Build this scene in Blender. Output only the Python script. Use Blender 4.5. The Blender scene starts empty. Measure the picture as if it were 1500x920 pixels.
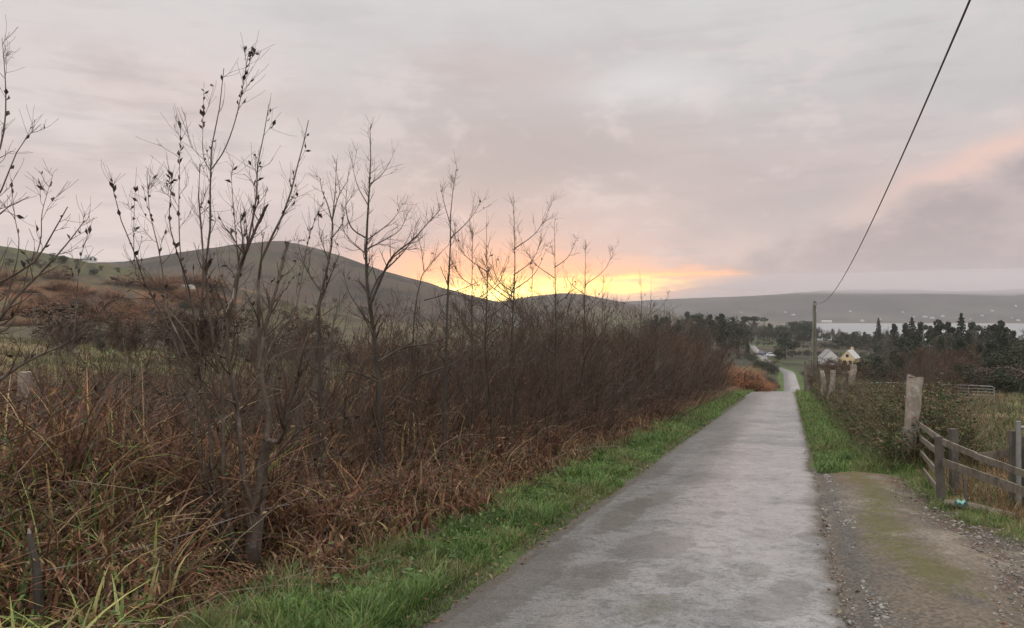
import bpy, math, random
import numpy as np
from mathutils import Vector

R = math.radians
rng = np.random.default_rng(11)
random.seed(11)
sc = bpy.context.scene
col = sc.collection

# ------------------------------------------------------------------ helpers
def tag(o, label=None, cat=None, group=None, kind=None):
    if label: o['label'] = label
    if cat: o['category'] = cat
    if group: o['group'] = group
    if kind: o['kind'] = kind
    return o

def empty(name, loc, label=None, cat=None, group=None, rz=0.0):
    o = bpy.data.objects.new(name, None)
    o.location = loc
    o.rotation_euler = (0, 0, rz)
    o.empty_display_size = 0.2
    col.objects.link(o)
    return tag(o, label, cat, group)

def np_mesh(name, V, F, mat, parent=None, colr=None, smooth=False, uv=None, mats=None, fmat=None):
    """One mesh object out of numpy arrays: V (n,3), F (m,k) or a list of such arrays."""
    V = np.asarray(V, np.float32).reshape(-1, 3)
    Fs = F if isinstance(F, list) else [F]
    Fs = [np.asarray(f, np.int32) for f in Fs if len(f)]
    me = bpy.data.meshes.new(name)
    me.vertices.add(len(V))
    me.vertices.foreach_set('co', V.ravel())
    loops = np.concatenate([f.ravel() for f in Fs])
    tot = np.concatenate([np.full(len(f), f.shape[1], np.int32) for f in Fs])
    start = np.concatenate([[0], np.cumsum(tot)[:-1]]).astype(np.int32)
    me.loops.add(len(loops)); me.loops.foreach_set('vertex_index', loops)
    me.polygons.add(len(tot)); me.polygons.foreach_set('loop_start', start)
    me.polygons.foreach_set('loop_total', tot)
    me.polygons.foreach_set('use_smooth', np.full(len(tot), bool(smooth)))
    for m in (mats or [mat]):
        me.materials.append(m)
    if fmat is not None:
        me.polygons.foreach_set('material_index', np.asarray(fmat, np.int32))
    me.update(calc_edges=True)
    if colr is not None:
        c = np.ones((len(V), 4), np.float32); c[:, :3] = colr
        at = me.color_attributes.new('Col', 'FLOAT_COLOR', 'POINT')
        at.data.foreach_set('color', c.ravel())
    if uv is not None:
        at = me.attributes.new('st', 'FLOAT_VECTOR', 'POINT')
        u = np.zeros((len(V), 3), np.float32); u[:, :uv.shape[1]] = uv
        at.data.foreach_set('vector', u.ravel())
    o = bpy.data.objects.new(name, me)
    col.objects.link(o)
    if parent is not None: o.parent = parent
    return o

class MB:
    """Collects shapes (verts, faces) and links them as ONE mesh."""
    def __init__(s): s.V = []; s.F = {}; s.n = 0; s.C = []
    def add(s, V, F, c=None):
        V = np.asarray(V, float).reshape(-1, 3); F = np.asarray(F, int)
        if len(V) == 0: return s
        s.V.append(V); s.F.setdefault(F.shape[1], []).append(F + s.n); s.n += len(V)
        s.C.append(np.broadcast_to(np.asarray(c if c is not None else (1, 1, 1), float), (len(V), 3)))
        return s
    def box(s, lo, hi, jit=0.0):
        x0, y0, z0 = lo; x1, y1, z1 = hi
        V = np.array([(x0,y0,z0),(x1,y0,z0),(x1,y1,z0),(x0,y1,z0),(x0,y0,z1),(x1,y0,z1),(x1,y1,z1),(x0,y1,z1)], float)
        if jit: V = V + rng.uniform(-jit, jit, V.shape)
        return s.add(V, [(0,3,2,1),(4,5,6,7),(0,1,5,4),(1,2,6,5),(2,3,7,6),(3,0,4,7)])
    def bar(s, a, b, w, h, up=(0, 0, 1), n=1, jit=0.0):
        """Rectangular board from a to b, w across, h along up, n pieces along, edges slightly uneven."""
        a = np.array(a, float); b = np.array(b, float); d = b - a; d /= np.linalg.norm(d)
        up = np.array(up, float); side = np.cross(d, up); side /= np.linalg.norm(side); u = np.cross(side, d)
        V = []
        for k in range(n + 1):
            c = a + (b - a) * k / n
            for sx, su in ((-1,-1),(1,-1),(1,1),(-1,1)):
                V.append(c + side * sx * w / 2 + u * su * h / 2 + rng.uniform(-jit, jit, 3))
        F = [(0,3,2,1), (4*n, 4*n+1, 4*n+2, 4*n+3)]
        for k in range(n):
            for q in range(4):
                i = 4*k + q; j = 4*k + (q+1) % 4
                F.append((i, j, j+4, i+4))
        return s.add(V, F)
    def tube(s, pts, rad, k=6, cap=True):
        P = np.asarray(pts, float)[None]; r = np.broadcast_to(np.asarray(rad, float), (P.shape[1],))[None]
        V, F = tubes(P, r, k); s.add(V, F)
        if cap:
            n = P.shape[1]
            c = [V[:k].mean(0), V[-k:].mean(0)]
            s.add(np.vstack([V[:k], c[0][None]]), [((i+1) % k, i, k) for i in range(k)])
            s.add(np.vstack([V[-k:], c[1][None]]), [(i, (i+1) % k, k) for i in range(k)])
        return s
    def build(s, name, mat, parent=None, smooth=False, origin=(0, 0, 0), color=False):
        V = np.vstack(s.V) - np.array(origin, float)
        return np_mesh(name, V, [np.vstack(f) for f in s.F.values()], mat, parent, smooth=smooth,
                       colr=np.vstack(s.C) if color else None)

def norm(v): return v / np.maximum(np.linalg.norm(v, axis=-1, keepdims=True), 1e-9)

def tubes(P, Rr, k=4):
    """P (B,n,3), Rr (B,n) -> one vertex and face array of all the tubes."""
    B, n, _ = P.shape
    T = np.gradient(P, axis=1) if n > 2 else np.repeat(P[:, 1:] - P[:, :1], 2, 1)
    T = norm(T)
    ref = np.where(np.abs(T[..., 2:3]) > 0.9, np.array([1.0, 0, 0]), np.array([0, 0, 1.0]))
    ref = np.broadcast_to(ref[:, :1], T.shape)
    A = norm(np.cross(T, ref)); Bn = np.cross(T, A)
    an = np.arange(k) * 2 * np.pi / k
    V = P[:, :, None] + Rr[:, :, None, None] * (np.cos(an)[:, None] * A[:, :, None] + np.sin(an)[:, None] * Bn[:, :, None])
    idx = np.arange(B * n * k).reshape(B, n, k)
    a = idx[:, :-1]; b = idx[:, 1:]
    F = np.stack([a, np.roll(a, -1, 2), np.roll(b, -1, 2), b], -1).reshape(-1, 4)
    return V.reshape(-1, 3), F

def resample(pts, n):
    pts = np.asarray(pts, float)
    if len(pts) > 2:                                   # Catmull-Rom through the points
        e = np.vstack([2*pts[0]-pts[1], pts, 2*pts[-1]-pts[-2]]); out = []
        for i in range(1, len(e)-2):
            for t in np.linspace(0, 1, 6, endpoint=False):
                p0, p1, p2, p3 = e[i-1:i+3]
                out.append(.5*((2*p1)+(-p0+p2)*t+(2*p0-5*p1+4*p2-p3)*t*t+(-p0+3*p1-3*p2+p3)*t**3))
        out.append(pts[-1]); pts = np.array(out)
    d = np.concatenate([[0], np.cumsum(np.linalg.norm(np.diff(pts, axis=0), axis=1))])
    q = np.linspace(0, d[-1], n)
    return np.stack([np.interp(q, d, pts[:, j]) for j in range(3)], 1)

def grow(P, Rr, per, length, ang, t0=.15, t1=1.0, up=.3, wob=.25, n=5, rf=.55, rmin=.0015, taper=.35, short=.5, flat=0.0):
    """Side shoots along every polyline of P (B,n,3)."""
    B, m, _ = P.shape
    cnt = rng.poisson(per, B) if np.isscalar(per) else rng.poisson(per)
    pi = np.repeat(np.arange(B), cnt); N = len(pi)
    t = rng.uniform(t0, t1, N); f = t * (m - 1); i = np.minimum(f.astype(int), m - 2); w = (f - i)[:, None]
    pos = P[pi, i] * (1 - w) + P[pi, i + 1] * w
    T = norm(P[pi, i + 1] - P[pi, i]); r0 = (Rr[pi, i] * (1 - w[:, 0]) + Rr[pi, i + 1] * w[:, 0]) * rf
    r0 = np.maximum(r0 * rng.uniform(.7, 1.0, N), rmin)
    rv = rng.normal(size=(N, 3)); rv[:, 2] *= 1 - flat
    perp = norm(rv - (rv * T).sum(1, keepdims=True) * T)
    a = rng.normal(ang, .18, N)[:, None]
    d = norm(np.cos(a) * T + np.sin(a) * perp)
    L = rng.uniform(*length, N) * (1 - short * t)
    out = np.zeros((N, n, 3)); out[:, 0] = pos
    for k in range(1, n):
        d = norm(d + np.array([0, 0, up / n]) + rng.normal(0, wob / n ** .5, (N, 3)))
        pos = pos + d * (L / (n - 1))[:, None]; out[:, k] = pos
    rad = r0[:, None] * np.linspace(1, taper, n)[None]
    return out, np.maximum(rad, rmin * .7)

def hash2(i, j, s=0):
    h = (i.astype(np.int64) * 374761393 + j.astype(np.int64) * 668265263 + s * 974634777) & 0xffffffff
    h = ((h ^ (h >> 13)) * 1274126177) & 0xffffffff
    return ((h ^ (h >> 16)) & 0xffff) / 65535.0

def vnoise(x, y, s=0):
    x = np.asarray(x, float); y = np.asarray(y, float)
    i = np.floor(x); j = np.floor(y); u = x - i; v = y - j
    u = u*u*(3-2*u); v = v*v*(3-2*v)
    a = hash2(i, j, s); b = hash2(i+1, j, s); c = hash2(i, j+1, s); d = hash2(i+1, j+1, s)
    return (a*(1-u)+b*u)*(1-v) + (c*(1-u)+d*u)*v

def fbm(x, y, s=0, o=4):
    r = 0; a = .5; tot = 0
    for k in range(o):
        r = r + a * vnoise(x*2**k, y*2**k, s+k); tot += a; a *= .55
    return r / tot

def sst(x, a, b):
    t = np.clip((np.asarray(x, float) - a) / (b - a), 0, 1); return t*t*(3-2*t)

# ------------------------------------------------------------------ the lie of the land
# camera at the origin, looking along +Y; F_PX is the focal length for a 1500 px wide frame, eye level at row 450
F_PX = 1177.0
def at(px, y, Y):
    return np.array([(px - 750) / F_PX * Y, Y, (450 - y) / F_PX * Y])

_yy = np.arange(-100, 6000, 1.0)
def _smooth(v, s):
    k = np.exp(-.5 * (np.arange(-4*s, 4*s+1) / s) ** 2); k /= k.sum()
    return np.convolve(np.pad(v, 4*s, mode='edge'), k, mode='valid')
_xr = np.interp(_yy, [-100, 60, 150, 210, 245, 280, 330, 400, 700, 6000],
                [-35.42, 19.62, 52.4, 72.4, 80.8, 89.0, 101.8, 120.0, 200, 1800])
_pr = np.interp(_yy, [-100, 60, 80, 110, 150, 180, 210, 245, 280, 330, 400, 600, 800, 1000, 1100, 6000],
                [5.73, -6.24, -8.95, -12.9, -15.6, -16.5, -17.0, -18.5, -19.0, -19.6, -19.7, -24, -33, -40, -42, -42])
_xr_s = _smooth(_xr, 8); _pr_s = _smooth(_pr, 3)
def Xr(Y): return np.interp(Y, _yy, _xr_s)
def Pr(Y): return np.interp(Y, _yy, _pr_s)

LAKE_Z = -43.0
def smax(a, b, k):
    h = np.clip(.5 + .5 * (a - b) / k, 0, 1)
    return b * (1 - h) + a * h + k * h * (1 - h)

def bank_amt(s, Y):
    return sst(s, 2.5, 3.3) * (1 - sst(s, 4.0, 5.2)) * sst(Y, 13.0, 15.5) * (1 - sst(Y, 64, 75))

def layby_amt(X, Y):
    """The gravel pull-in on the right of the lane, inside the wooden fence line."""
    s = X - Xr(Y)
    n = (fbm(X*.9, Y*.9, 5) - .5)
    fx = np.interp(Y, [-20, 0, 9, 10.5, 14, 15], [6.4, 6.4, 5.35, 5.55, 6.7, 6.7])
    far = 13.2 + n * 1.6
    return ((s > .9) & (X < fx + n*.5) & (Y < far))

def road_half(Y):
    l = 1.52 + 1.7 * sst(Y, 46, 57) * (1 - sst(Y, 60, 66)) + .12 * sst(Y, 70, 120)
    r = 1.52 + .15 * sst(Y, 70, 120) + 3.2 * sst(Y, 312, 322) * (1 - sst(Y, 334, 342))
    return l, r

def G(X, Y):
    """Height of the bare ground."""
    X = np.asarray(X, float); Y = np.asarray(Y, float)
    s = X - Xr(Y); p = Pr(Y); L = -s
    near = 1 - sst(Y, 50, 66)
    left = np.interp(L, [1.52, 2.5, 3.1, 3.7, 4.8, 5.2, 160, 260, 5000], [0, .10, .05, -.22, .02, .05, 11.8, 13.2, 13.2])
    leftf = np.interp(L, [2, 12, 160, 260, 5000], [0, .35, 11.8, 13.2, 13.2])
    l = left * near + leftf * (1 - near)
    r = -.012 * np.clip(s - 1.5, 0, 60)
    z = p + np.where(s < 0, l, r) + .5 * bank_amt(s, Y)
    off = sst(np.abs(s), 5, 9)
    z = z + off * (.5 * (fbm(X*.12, Y*.12, 1) - .5) + .12 * (vnoise(X*.9, Y*.9, 2) - .5)) + sst(Y, 80, 300) * sst(np.abs(s), 6, 30) * 2.2 * (fbm(X*.02, Y*.02, 3) - .5)
    # grassy hill on the left
    hz = np.interp(X, [-900, -500, -300, -210, -182, -154, -126, -98, -60, 0, 100], [70, 56, 37, 25.8, 20.7, 15.8, 11, 4, -6, -20, -40])
    hill = hz + np.where(Y < 330, -.115 * (330 - Y) + 0 * Y, -.06 * (Y - 330)) + 2.0 * (fbm(X*.03, Y*.03, 9) - .5)
    z = np.where((X < 60) & (Y > 40), smax(hill, z, 5.0), z)
    # far land drops to the lake basin on the right
    basin = sst(X - .37 * Y, -40, 130) * sst(Y, 850, 1100) * (1 - sst(Y, 2050, 2250))
    z = z - 9 * basin
    z = z + 8 * sst(Y, 1000, 1300) * (1 - sst(X - .30 * Y, -150, 60)) * (1 - sst(Y, 2000, 2400))
    # bare mountain, its small neighbour, and the range beyond the lake
    mx = (np.array([-400, 0, 130, 200, 250, 300, 340, 390, 430, 470, 520, 560, 620, 680, 740, 800, 860, 1000]) - 750) * .807
    mz = np.array([62, 56, 50, 52, 55, 62, 68, 73, 76, 68, 55, 43.5, 30, 15.5, 5, -4, -24, -100])
    mount = np.interp(X, mx, mz) + 3.0 * (fbm(X*.03, Y*.03, 21) - .5)
    my = np.exp(-.5 * ((Y - 950) / np.where(Y < 950, 330, 260)) ** 2)
    z = np.where(Y > 300, smax(z, mount * my - 80 * (1 - my), 4.0), z)
    sx = (np.array([600, 680, 700, 740, 780, 820, 850, 880, 920, 960, 1000, 1060]) - 750) / F_PX * 1500
    sz = (450 - np.array([475, 452, 447, 441, 434, 430, 431, 437, 445, 452, 475, 530])) / F_PX * 1500
    sy = np.exp(-.5 * ((Y - 1500) / 300) ** 2)
    z = np.where(Y > 900, smax(z, (np.interp(X, sx, sz) + 3*(fbm(X*.02, Y*.02, 23)-.5)) * sy - 80 * (1 - sy), 3.0), z)
    fx = (np.array([-200, 500, 800, 880, 950, 1000, 1100, 1200, 1300, 1400, 1500, 1800]) - 750) / F_PX * 2900
    fz = (450 - np.array([440, 450, 449, 445, 440, 437, 433, 427, 424, 425, 423, 416])) / F_PX * 2900
    fm = np.interp(X, fx, fz) + 16 * (fbm(X*.0035, Y*.0035, 31, 5) - .5)
    fy = sst(Y, 2080, 2900) * .94 + .06 * sst(Y, 2080, 2200)
    z = np.where(Y > 1900, smax(z, -48 + (fm + 48) * np.where(Y < 2900, fy, 1 - .0004*(Y-2900)), 3.0), z)
    # the bed under the lane and the pull-in sits lower than their sheets
    hl, hr = road_half(Y)
    under = sst(s, -hl - .05, -hl + .25) * (1 - sst(s, hr - .25, hr + .05))
    return z - np.where(Y < 430, .07 * under, 0) - .05 * (layby_amt(X, Y) & (s > 1.4))

def Gr(X, Y):
    """Height of the surface one stands on near the lane (lane and pull-in sheets included)."""
    return Pr(Y) + np.where(X - Xr(Y) > 1.5, -.012 * np.clip(X - Xr(Y) - 1.5, 0, 60), 0)

def gpt(x, y, dz=0.0): return Vector((x, y, float(G(x, y)) + dz))

# ------------------------------------------------------------------ materials
class NT:
    def __init__(s, name):
        s.m = bpy.data.materials.new(name); s.m.use_nodes = True
        s.t = s.m.node_tree; s.t.nodes.clear()
        s.out = s.t.nodes.new('ShaderNodeOutputMaterial')
    def n(s, kind, **kw):
        nd = s.t.nodes.new('ShaderNode' + kind)
        for k, v in kw.items():
            if k.startswith('i_'): nd.inputs[k[2:].replace('_', ' ')].default_value = v
            else: setattr(nd, k, v)
        return nd
    def l(s, a, b): s.t.links.new(a, b)
    def noise(s, scale, vec=None, detail=6, rough=.6, dist=0):
        nd = s.n('TexNoise'); nd.inputs['Scale'].default_value = scale; nd.inputs['Detail'].default_value = detail
        nd.inputs['Roughness'].default_value = rough; nd.inputs['Distortion'].default_value = dist
        if vec is not None: s.l(vec, nd.inputs['Vector'])
        return nd.outputs['Fac']
    def ramp(s, fac, stops):
        nd = s.n('ValToRGB'); cr = nd.color_ramp
        while len(cr.elements) < len(stops): cr.elements.new(.5)
        for e, (p, c) in zip(cr.elements, stops):
            e.position = p; e.color = (*c, 1) if len(c) == 3 else c
        s.l(fac, nd.inputs['Fac']); return nd.outputs['Color']
    def mix(s, fac, a, b, mode='MIX'):
        nd = s.n('Mix', data_type='RGBA', blend_type=mode)
        for val, sock in ((fac, nd.inputs[0]), (a, nd.inputs[6]), (b, nd.inputs[7])):
            if hasattr(val, 'links'): s.l(val, sock)
            elif isinstance(val, tuple): sock.default_value = (*val, 1)
            else: sock.default_value = val
        return nd.outputs[2]
    def math(s, op, a, b=0.0, c=0.0, clamp=False):
        nd = s.n('Math', operation=op, use_clamp=clamp)
        for val, sock in ((a, nd.inputs[0]), (b, nd.inputs[1]), (c, nd.inputs[2])):
            if hasattr(val, 'links'): s.l(val, sock)
            else: sock.default_value = val
        return nd.outputs[0]
    def obj(s): return s.n('TexCoord').outputs['Object']
    def bsdf(s, color, rough=.8, spec=.3, bump=None, bstr=.3, bdist=.02, sub=None):
        b = s.n('BsdfPrincipled')
        for val, key in ((color, 'Base Color'), (rough, 'Roughness'), (spec, 'Specular IOR Level')):
            if hasattr(val, 'links'): s.l(val, b.inputs[key])
            elif isinstance(val, tuple): b.inputs[key].default_value = (*val, 1)
            else: b.inputs[key].default_value = val
        if bump is not None:
            bp = s.n('Bump'); bp.inputs['Strength'].default_value = bstr; bp.inputs['Distance'].default_value = bdist
            s.l(bump, bp.inputs['Height']); s.l(bp.outputs[0], b.inputs['Normal'])
        s.l(b.outputs[0], s.out.inputs['Surface']); return b

def mat_plain(name, c, rough=.7, scale=6, amt=.35, spec=.3, bstr=.25, metal=0, c2=None):
    m = NT(name); o = m.obj(); f = m.noise(scale, o, 7, .65)
    c2 = c2 or tuple(v * (1 - amt) for v in c)
    hi = tuple(min(1, v * (1 + amt * .5)) for v in c)
    cl = m.ramp(f, [(.3, c2), (.5, c), (.72, hi)])
    b = m.bsdf(cl, rough, spec, m.noise(scale*5, o, 5), bstr, .01)
    b.inputs['Metallic'].default_value = metal
    return m.m

def mat_attr(name, rough=.75, spec=.2, var=.3, scale=3.0, transl=0.0):
    """Colour from the mesh's own Col attribute, varied by noise."""
    m = NT(name); a = m.n('Attribute', attribute_name='Col').outputs['Color']
    f = m.noise(scale, m.obj(), 5)
    g = m.ramp(f, [(.25, (1-var,)*3), (.75, (1+var,)*3)])
    cl = m.mix(1.0, a, g, 'MULTIPLY')
    b = m.bsdf(cl, rough, spec)
    if transl:
        t = m.n('BsdfTranslucent'); m.l(cl, t.inputs['Color'])
        mx = m.n('MixShader'); mx.inputs[0].default_value = transl
        m.l(b.outputs[0], mx.inputs[1]); m.l(t.outputs[0], mx.inputs[2]); m.l(mx.outputs[0], m.out.inputs['Surface'])
    return m.m

def mat_bark(name, c, c2, scale=9, lich=None):
    m = NT(name); o = m.obj()
    mp = m.n('Mapping'); mp.inputs['Scale'].default_value = (1, 1, .35); m.l(o, mp.inputs['Vector'])
    f = m.noise(scale, mp.outputs[0], 8, .7)
    cl = m.ramp(f, [(.32, c2), (.6, c)])
    if lich:
        f2 = m.noise(scale * .6, o, 6, .7)
        k = m.ramp(f2, [(.55, (0, 0, 0)), (.66, (1, 1, 1))])
        cl = m.mix(k, cl, lich)
    m.bsdf(cl, .8, .25, m.noise(scale*4, mp.outputs[0], 6, .7), .5, .01)
    return m.m

M = {}
M['twig'] = mat_bark('twig_bark', (.076, .048, .032), (.036, .024, .018))
M['twig_red'] = mat_bark('red_twig_bark', (.082, .052, .036), (.042, .028, .020))
M['twig_grey'] = mat_bark('grey_twig_bark', (.10, .09, .078), (.05, .043, .037))
M['trunk'] = mat_bark('willow_bark', (.095, .072, .056), (.045, .035, .028), 14, (.15, .14, .12))
M['dark_trunk'] = mat_bark('dark_bark', (.06, .05, .042), (.03, .025, .022), 12)
M['leaf_dark'] = mat_plain('withered_leaf', (.045, .03, .026), .6, 20)
M['leaf_brown'] = mat_plain('brown_leaf', (.10, .05, .032), .7, 20)
M['veg'] = mat_attr('undergrowth_leaf', .65, .25, .35, 4.0, .18)
M['grass'] = mat_attr('grass_blade', .55, .35, .25, 2.0, .22)
M['needle'] = mat_attr('evergreen_leaf', .7, .2, .35, .6)
M['old_wood'] = mat_bark('weathered_wood', (.28, .235, .195), (.11, .09, .075), 7, (.36, .345, .31))
M['board'] = mat_bark('grey_board', (.15, .125, .10), (.06, .05, .04), 12, (.14, .14, .10))
M['dark_board'] = mat_bark('dark_board', (.10, .088, .075), (.05, .043, .037), 9, (.10, .105, .07))
M['galv'] = mat_plain('galvanised_steel', (.22, .22, .215), .5, 10, .3, .5, .1, .4)
M['rusty_wire'] = mat_plain('dull_wire', (.20, .18, .175), .6, 10)
M['cable'] = mat_plain('black_cable', (.03, .03, .032), .55, 20)
M['pole'] = mat_bark('pole_wood', (.13, .125, .09), (.075, .068, .05), 5, (.14, .145, .09))
M['wall_white'] = mat_plain('whitewash', (.50, .49, .475), .85, 1.5, .12)
M['wall_cream'] = mat_plain('cream_render', (.60, .46, .27), .85, 1.5, .12)
M['slate'] = mat_plain('slate_roof', (.16, .16, .165), .6, 3, .3)
M['roof_pale'] = mat_plain('pale_roof', (.38, .38, .38), .6, 3, .2)
M['window'] = mat_plain('dark_window', (.035, .037, .042), .15, 2, .2, .5)
M['stone'] = mat_plain('field_stone', (.30, .275, .245), .85, 14, .4)
M['litter'] = mat_plain('turquoise_plastic', (.20, .40, .37), .4, 12, .4)
M['paint_blue'] = mat_plain('dark_blue_paint', (.03, .045, .10), .25, 2, .1, .5)
M['paint_silver'] = mat_plain('silver_paint', (.55, .56, .57), .3, 2, .1, .5)
M['paint_dark'] = mat_plain('dark_grey_paint', (.05, .05, .055), .3, 2, .1, .5)
M['tyre'] = mat_plain('tyre_rubber', (.02, .02, .02), .8, 10)

# ------------------------------------------------------------------ camera, world, sun
cam = bpy.data.cameras.new('camera'); co = bpy.data.objects.new('camera', cam); col.objects.link(co)
co.rotation_euler = (R(90), 0, 0)
cam.sensor_fit = 'HORIZONTAL'; cam.angle_x = 2 * math.atan(750 / F_PX)
cam.shift_y = -10 / 1500; cam.clip_start = .05; cam.clip_end = 30000
sc.camera = co
sc.render.engine = 'CYCLES'
sc.render.resolution_x, sc.render.resolution_y = 1024, 628
vs = sc.view_settings
sc.display_settings.display_device = 'sRGB'
vs.view_transform = 'Standard'; vs.look = 'None'; vs.exposure = 0; vs.gamma = 1; vs.use_curve_mapping = False
cy = sc.cycles
cy.use_denoising = True; cy.max_bounces = 6; cy.diffuse_bounces = 3; cy.glossy_bounces = 3
cy.transmission_bounces = 3; cy.volume_bounces = 1; cy.transparent_max_bounces = 6
cy.sample_clamp_indirect = 6; cy.caustics_reflective = False; cy.caustics_refractive = False

SUN_AZ, SUN_EL = R(-2.0), R(2.6)         # low behind the cloud gap, straight ahead
sun = bpy.data.lights.new('sun', 'SUN'); sun.energy = .5; sun.angle = R(12); sun.color = (1, .72, .5)
so = bpy.data.objects.new('sun', sun); col.objects.link(so)
d = Vector((math.sin(SUN_AZ)*math.cos(SUN_EL), math.cos(SUN_AZ)*math.cos(SUN_EL), math.sin(SUN_EL)))
so.rotation_euler = d.to_track_quat('Z', 'Y').to_euler(); so.location = (0, 0, 60)

w = bpy.data.worlds.new('World'); sc.world = w; w.use_nodes = True
wt = w.node_tree; wt.nodes.clear()
class E:
    """Scalar node expression for the sky."""
    def __init__(s, k): s.k = k
    @staticmethod
    def op(o, *a, clamp=False):
        nd = wt.nodes.new('ShaderNodeMath'); nd.operation = o; nd.use_clamp = clamp
        for i, v in enumerate(a):
            if isinstance(v, E): wt.links.new(v.k, nd.inputs[i])
            else: nd.inputs[i].default_value = v
        return E(nd.outputs[0])
    def __add__(s, o): return E.op('ADD', s, o)
    def __radd__(s, o): return E.op('ADD', o, s)
    def __sub__(s, o): return E.op('SUBTRACT', s, o)
    def __rsub__(s, o): return E.op('SUBTRACT', o, s)
    def __mul__(s, o): return E.op('MULTIPLY', s, o)
    def __rmul__(s, o): return E.op('MULTIPLY', o, s)
    def __truediv__(s, o): return E.op('DIVIDE', s, o)
def gauss(x): return E.op('EXPONENT', (x * x) * -1.0)
def step(x, a, b):
    nd = wt.nodes.new('ShaderNodeMapRange'); nd.interpolation_type = 'SMOOTHSTEP'
    for k, v in ((0, x), (1, a), (2, b)):
        if isinstance(v, E): wt.links.new(v.k, nd.inputs[k])
        else: nd.inputs[k].default_value = v
    return E(nd.outputs[0])
def cmix(f, a, b, mode='MIX'):
    nd = wt.nodes.new('ShaderNodeMix'); nd.data_type = 'RGBA'; nd.blend_type = mode; nd.clamp_factor = True
    for v, k in ((f, 0), (a, 6), (b, 7)):
        if isinstance(v, E): wt.links.new(v.k, nd.inputs[k])
        elif isinstance(v, tuple): nd.inputs[k].default_value = (*v, 1)
        elif isinstance(v, (int, float)): nd.inputs[k].default_value = v
        else: wt.links.new(v, nd.inputs[k])
    return nd.outputs[2]
tc = wt.nodes.new('ShaderNodeTexCoord')
sp = wt.nodes.new('ShaderNodeSeparateXYZ'); wt.links.new(tc.outputs['Generated'], sp.inputs[0])
dx, dy, dz = (E(o) for o in sp.outputs)
AZ = E.op('ARCTAN2', dx, dy) * 57.2958           # degrees to the right of north
EL = E.op('ARCSINE', E.op('MINIMUM', E.op('MAXIMUM', dz, -1.0), 1.0)) * 57.2958
def cnoise(scale, stretch, detail=6, rough=.55, seed=0.0):
    mp = wt.nodes.new('ShaderNodeMapping'); wt.links.new(tc.outputs['Generated'], mp.inputs[0])
    mp.inputs['Scale'].default_value = (1, 1, stretch); mp.inputs['Location'].default_value = (seed, seed*.7, seed*1.3)
    nd = wt.nodes.new('ShaderNodeTexNoise'); nd.inputs['Scale'].default_value = scale
    nd.inputs['Detail'].default_value = detail; nd.inputs['Roughness'].default_value = rough
    wt.links.new(mp.outputs[0], nd.inputs['Vector'])
    return E(nd.outputs['Fac']) - .5
n1 = cnoise(3.0, 3.0, 5, .5, 1.7); n2 = cnoise(5.0, 2.2, 7, .55, 5.1); n3 = cnoise(14.0, 2.0, 8, .6, 9.4); n4 = cnoise(22, 6, 6, .6, 3.3); n5 = cnoise(7.0, 7.0, 7, .6, 12.7)
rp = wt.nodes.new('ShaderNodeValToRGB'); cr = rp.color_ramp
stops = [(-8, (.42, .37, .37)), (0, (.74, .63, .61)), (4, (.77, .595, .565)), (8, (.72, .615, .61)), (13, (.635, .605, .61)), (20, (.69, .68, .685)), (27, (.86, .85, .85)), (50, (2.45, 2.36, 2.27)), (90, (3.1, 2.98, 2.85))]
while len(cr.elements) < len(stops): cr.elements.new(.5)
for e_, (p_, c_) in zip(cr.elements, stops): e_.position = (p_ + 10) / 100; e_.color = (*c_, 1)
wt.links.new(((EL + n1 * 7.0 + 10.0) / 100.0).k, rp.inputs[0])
c = rp.outputs[0]
front = step(dy, -.1, .25)
low = 1 - step(EL, 14.0, 24.0)
# paler towards the left, faint pink streaks, darker soft cloud masses
c = cmix(step(AZ * -1.0, 4.0, 28.0) * low * .7, c, (.84, .75, .73))
c = cmix(step(n1 * -1.0 + n2 * .5, .0, .20) * .5 * low, c, (.80, .63, .61))
c = cmix(gauss((AZ - 1.0) / 11.0) * gauss((EL + n2 * 5.0 - 10.5) / 4.0) * .85, c, (.49, .445, .46))
c = cmix(gauss((AZ - 18.0) / 9.0) * gauss((EL + n2 * 5.0 - 8.2) / 3.0) * .6, c, (.55, .475, .485))
c = cmix(step(n2, -.02, .17) * .45 * low, c, (.51, .475, .49))
c = cmix(step(n3 + n2 * -.7, .0, .2) * .45 * low, c, (.84, .74, .73))
c = cmix(step(n5, .0, .16) * .38 * low, c, (.54, .48, .495))
c = cmix(gauss((AZ - 9.5) / 5.0) * gauss((EL + n3 * 3.0 - 15.3) / 1.5) * .8, c, (.80, .78, .79))
# warm glow round the hidden sun
c = cmix(gauss((AZ + 2.5) / 8.5) * gauss((EL - 1.6) / 3.2) * .85, c, (1.05, .55, .38))
# grey mauve bank on the right with a lit upper rim
edge = AZ * AZ * .0073 + 1.2 + n2 * 4.0 + n3 * 2.2
c = cmix(gauss((EL - edge - 1.0) / 1.3) * step(AZ, 20.0, 30.0) * .8, c, (.93, .64, .56))
bank = (1 - step(EL - edge, -1.1, .9)) * step(AZ, 6.0, 19.0)
c = cmix(bank * .85, c, cmix(step(n3 + n2, -.15, .2), (.56, .47, .48), (.42, .36, .385)))
low_bank = (1 - step(EL + n4 * .8 + n2 * 1.5, 1.3, 3.1)) * step(AZ, 5.0, 12.0)
c = cmix(low_bank * .8, c, (.41, .355, .38))
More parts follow.
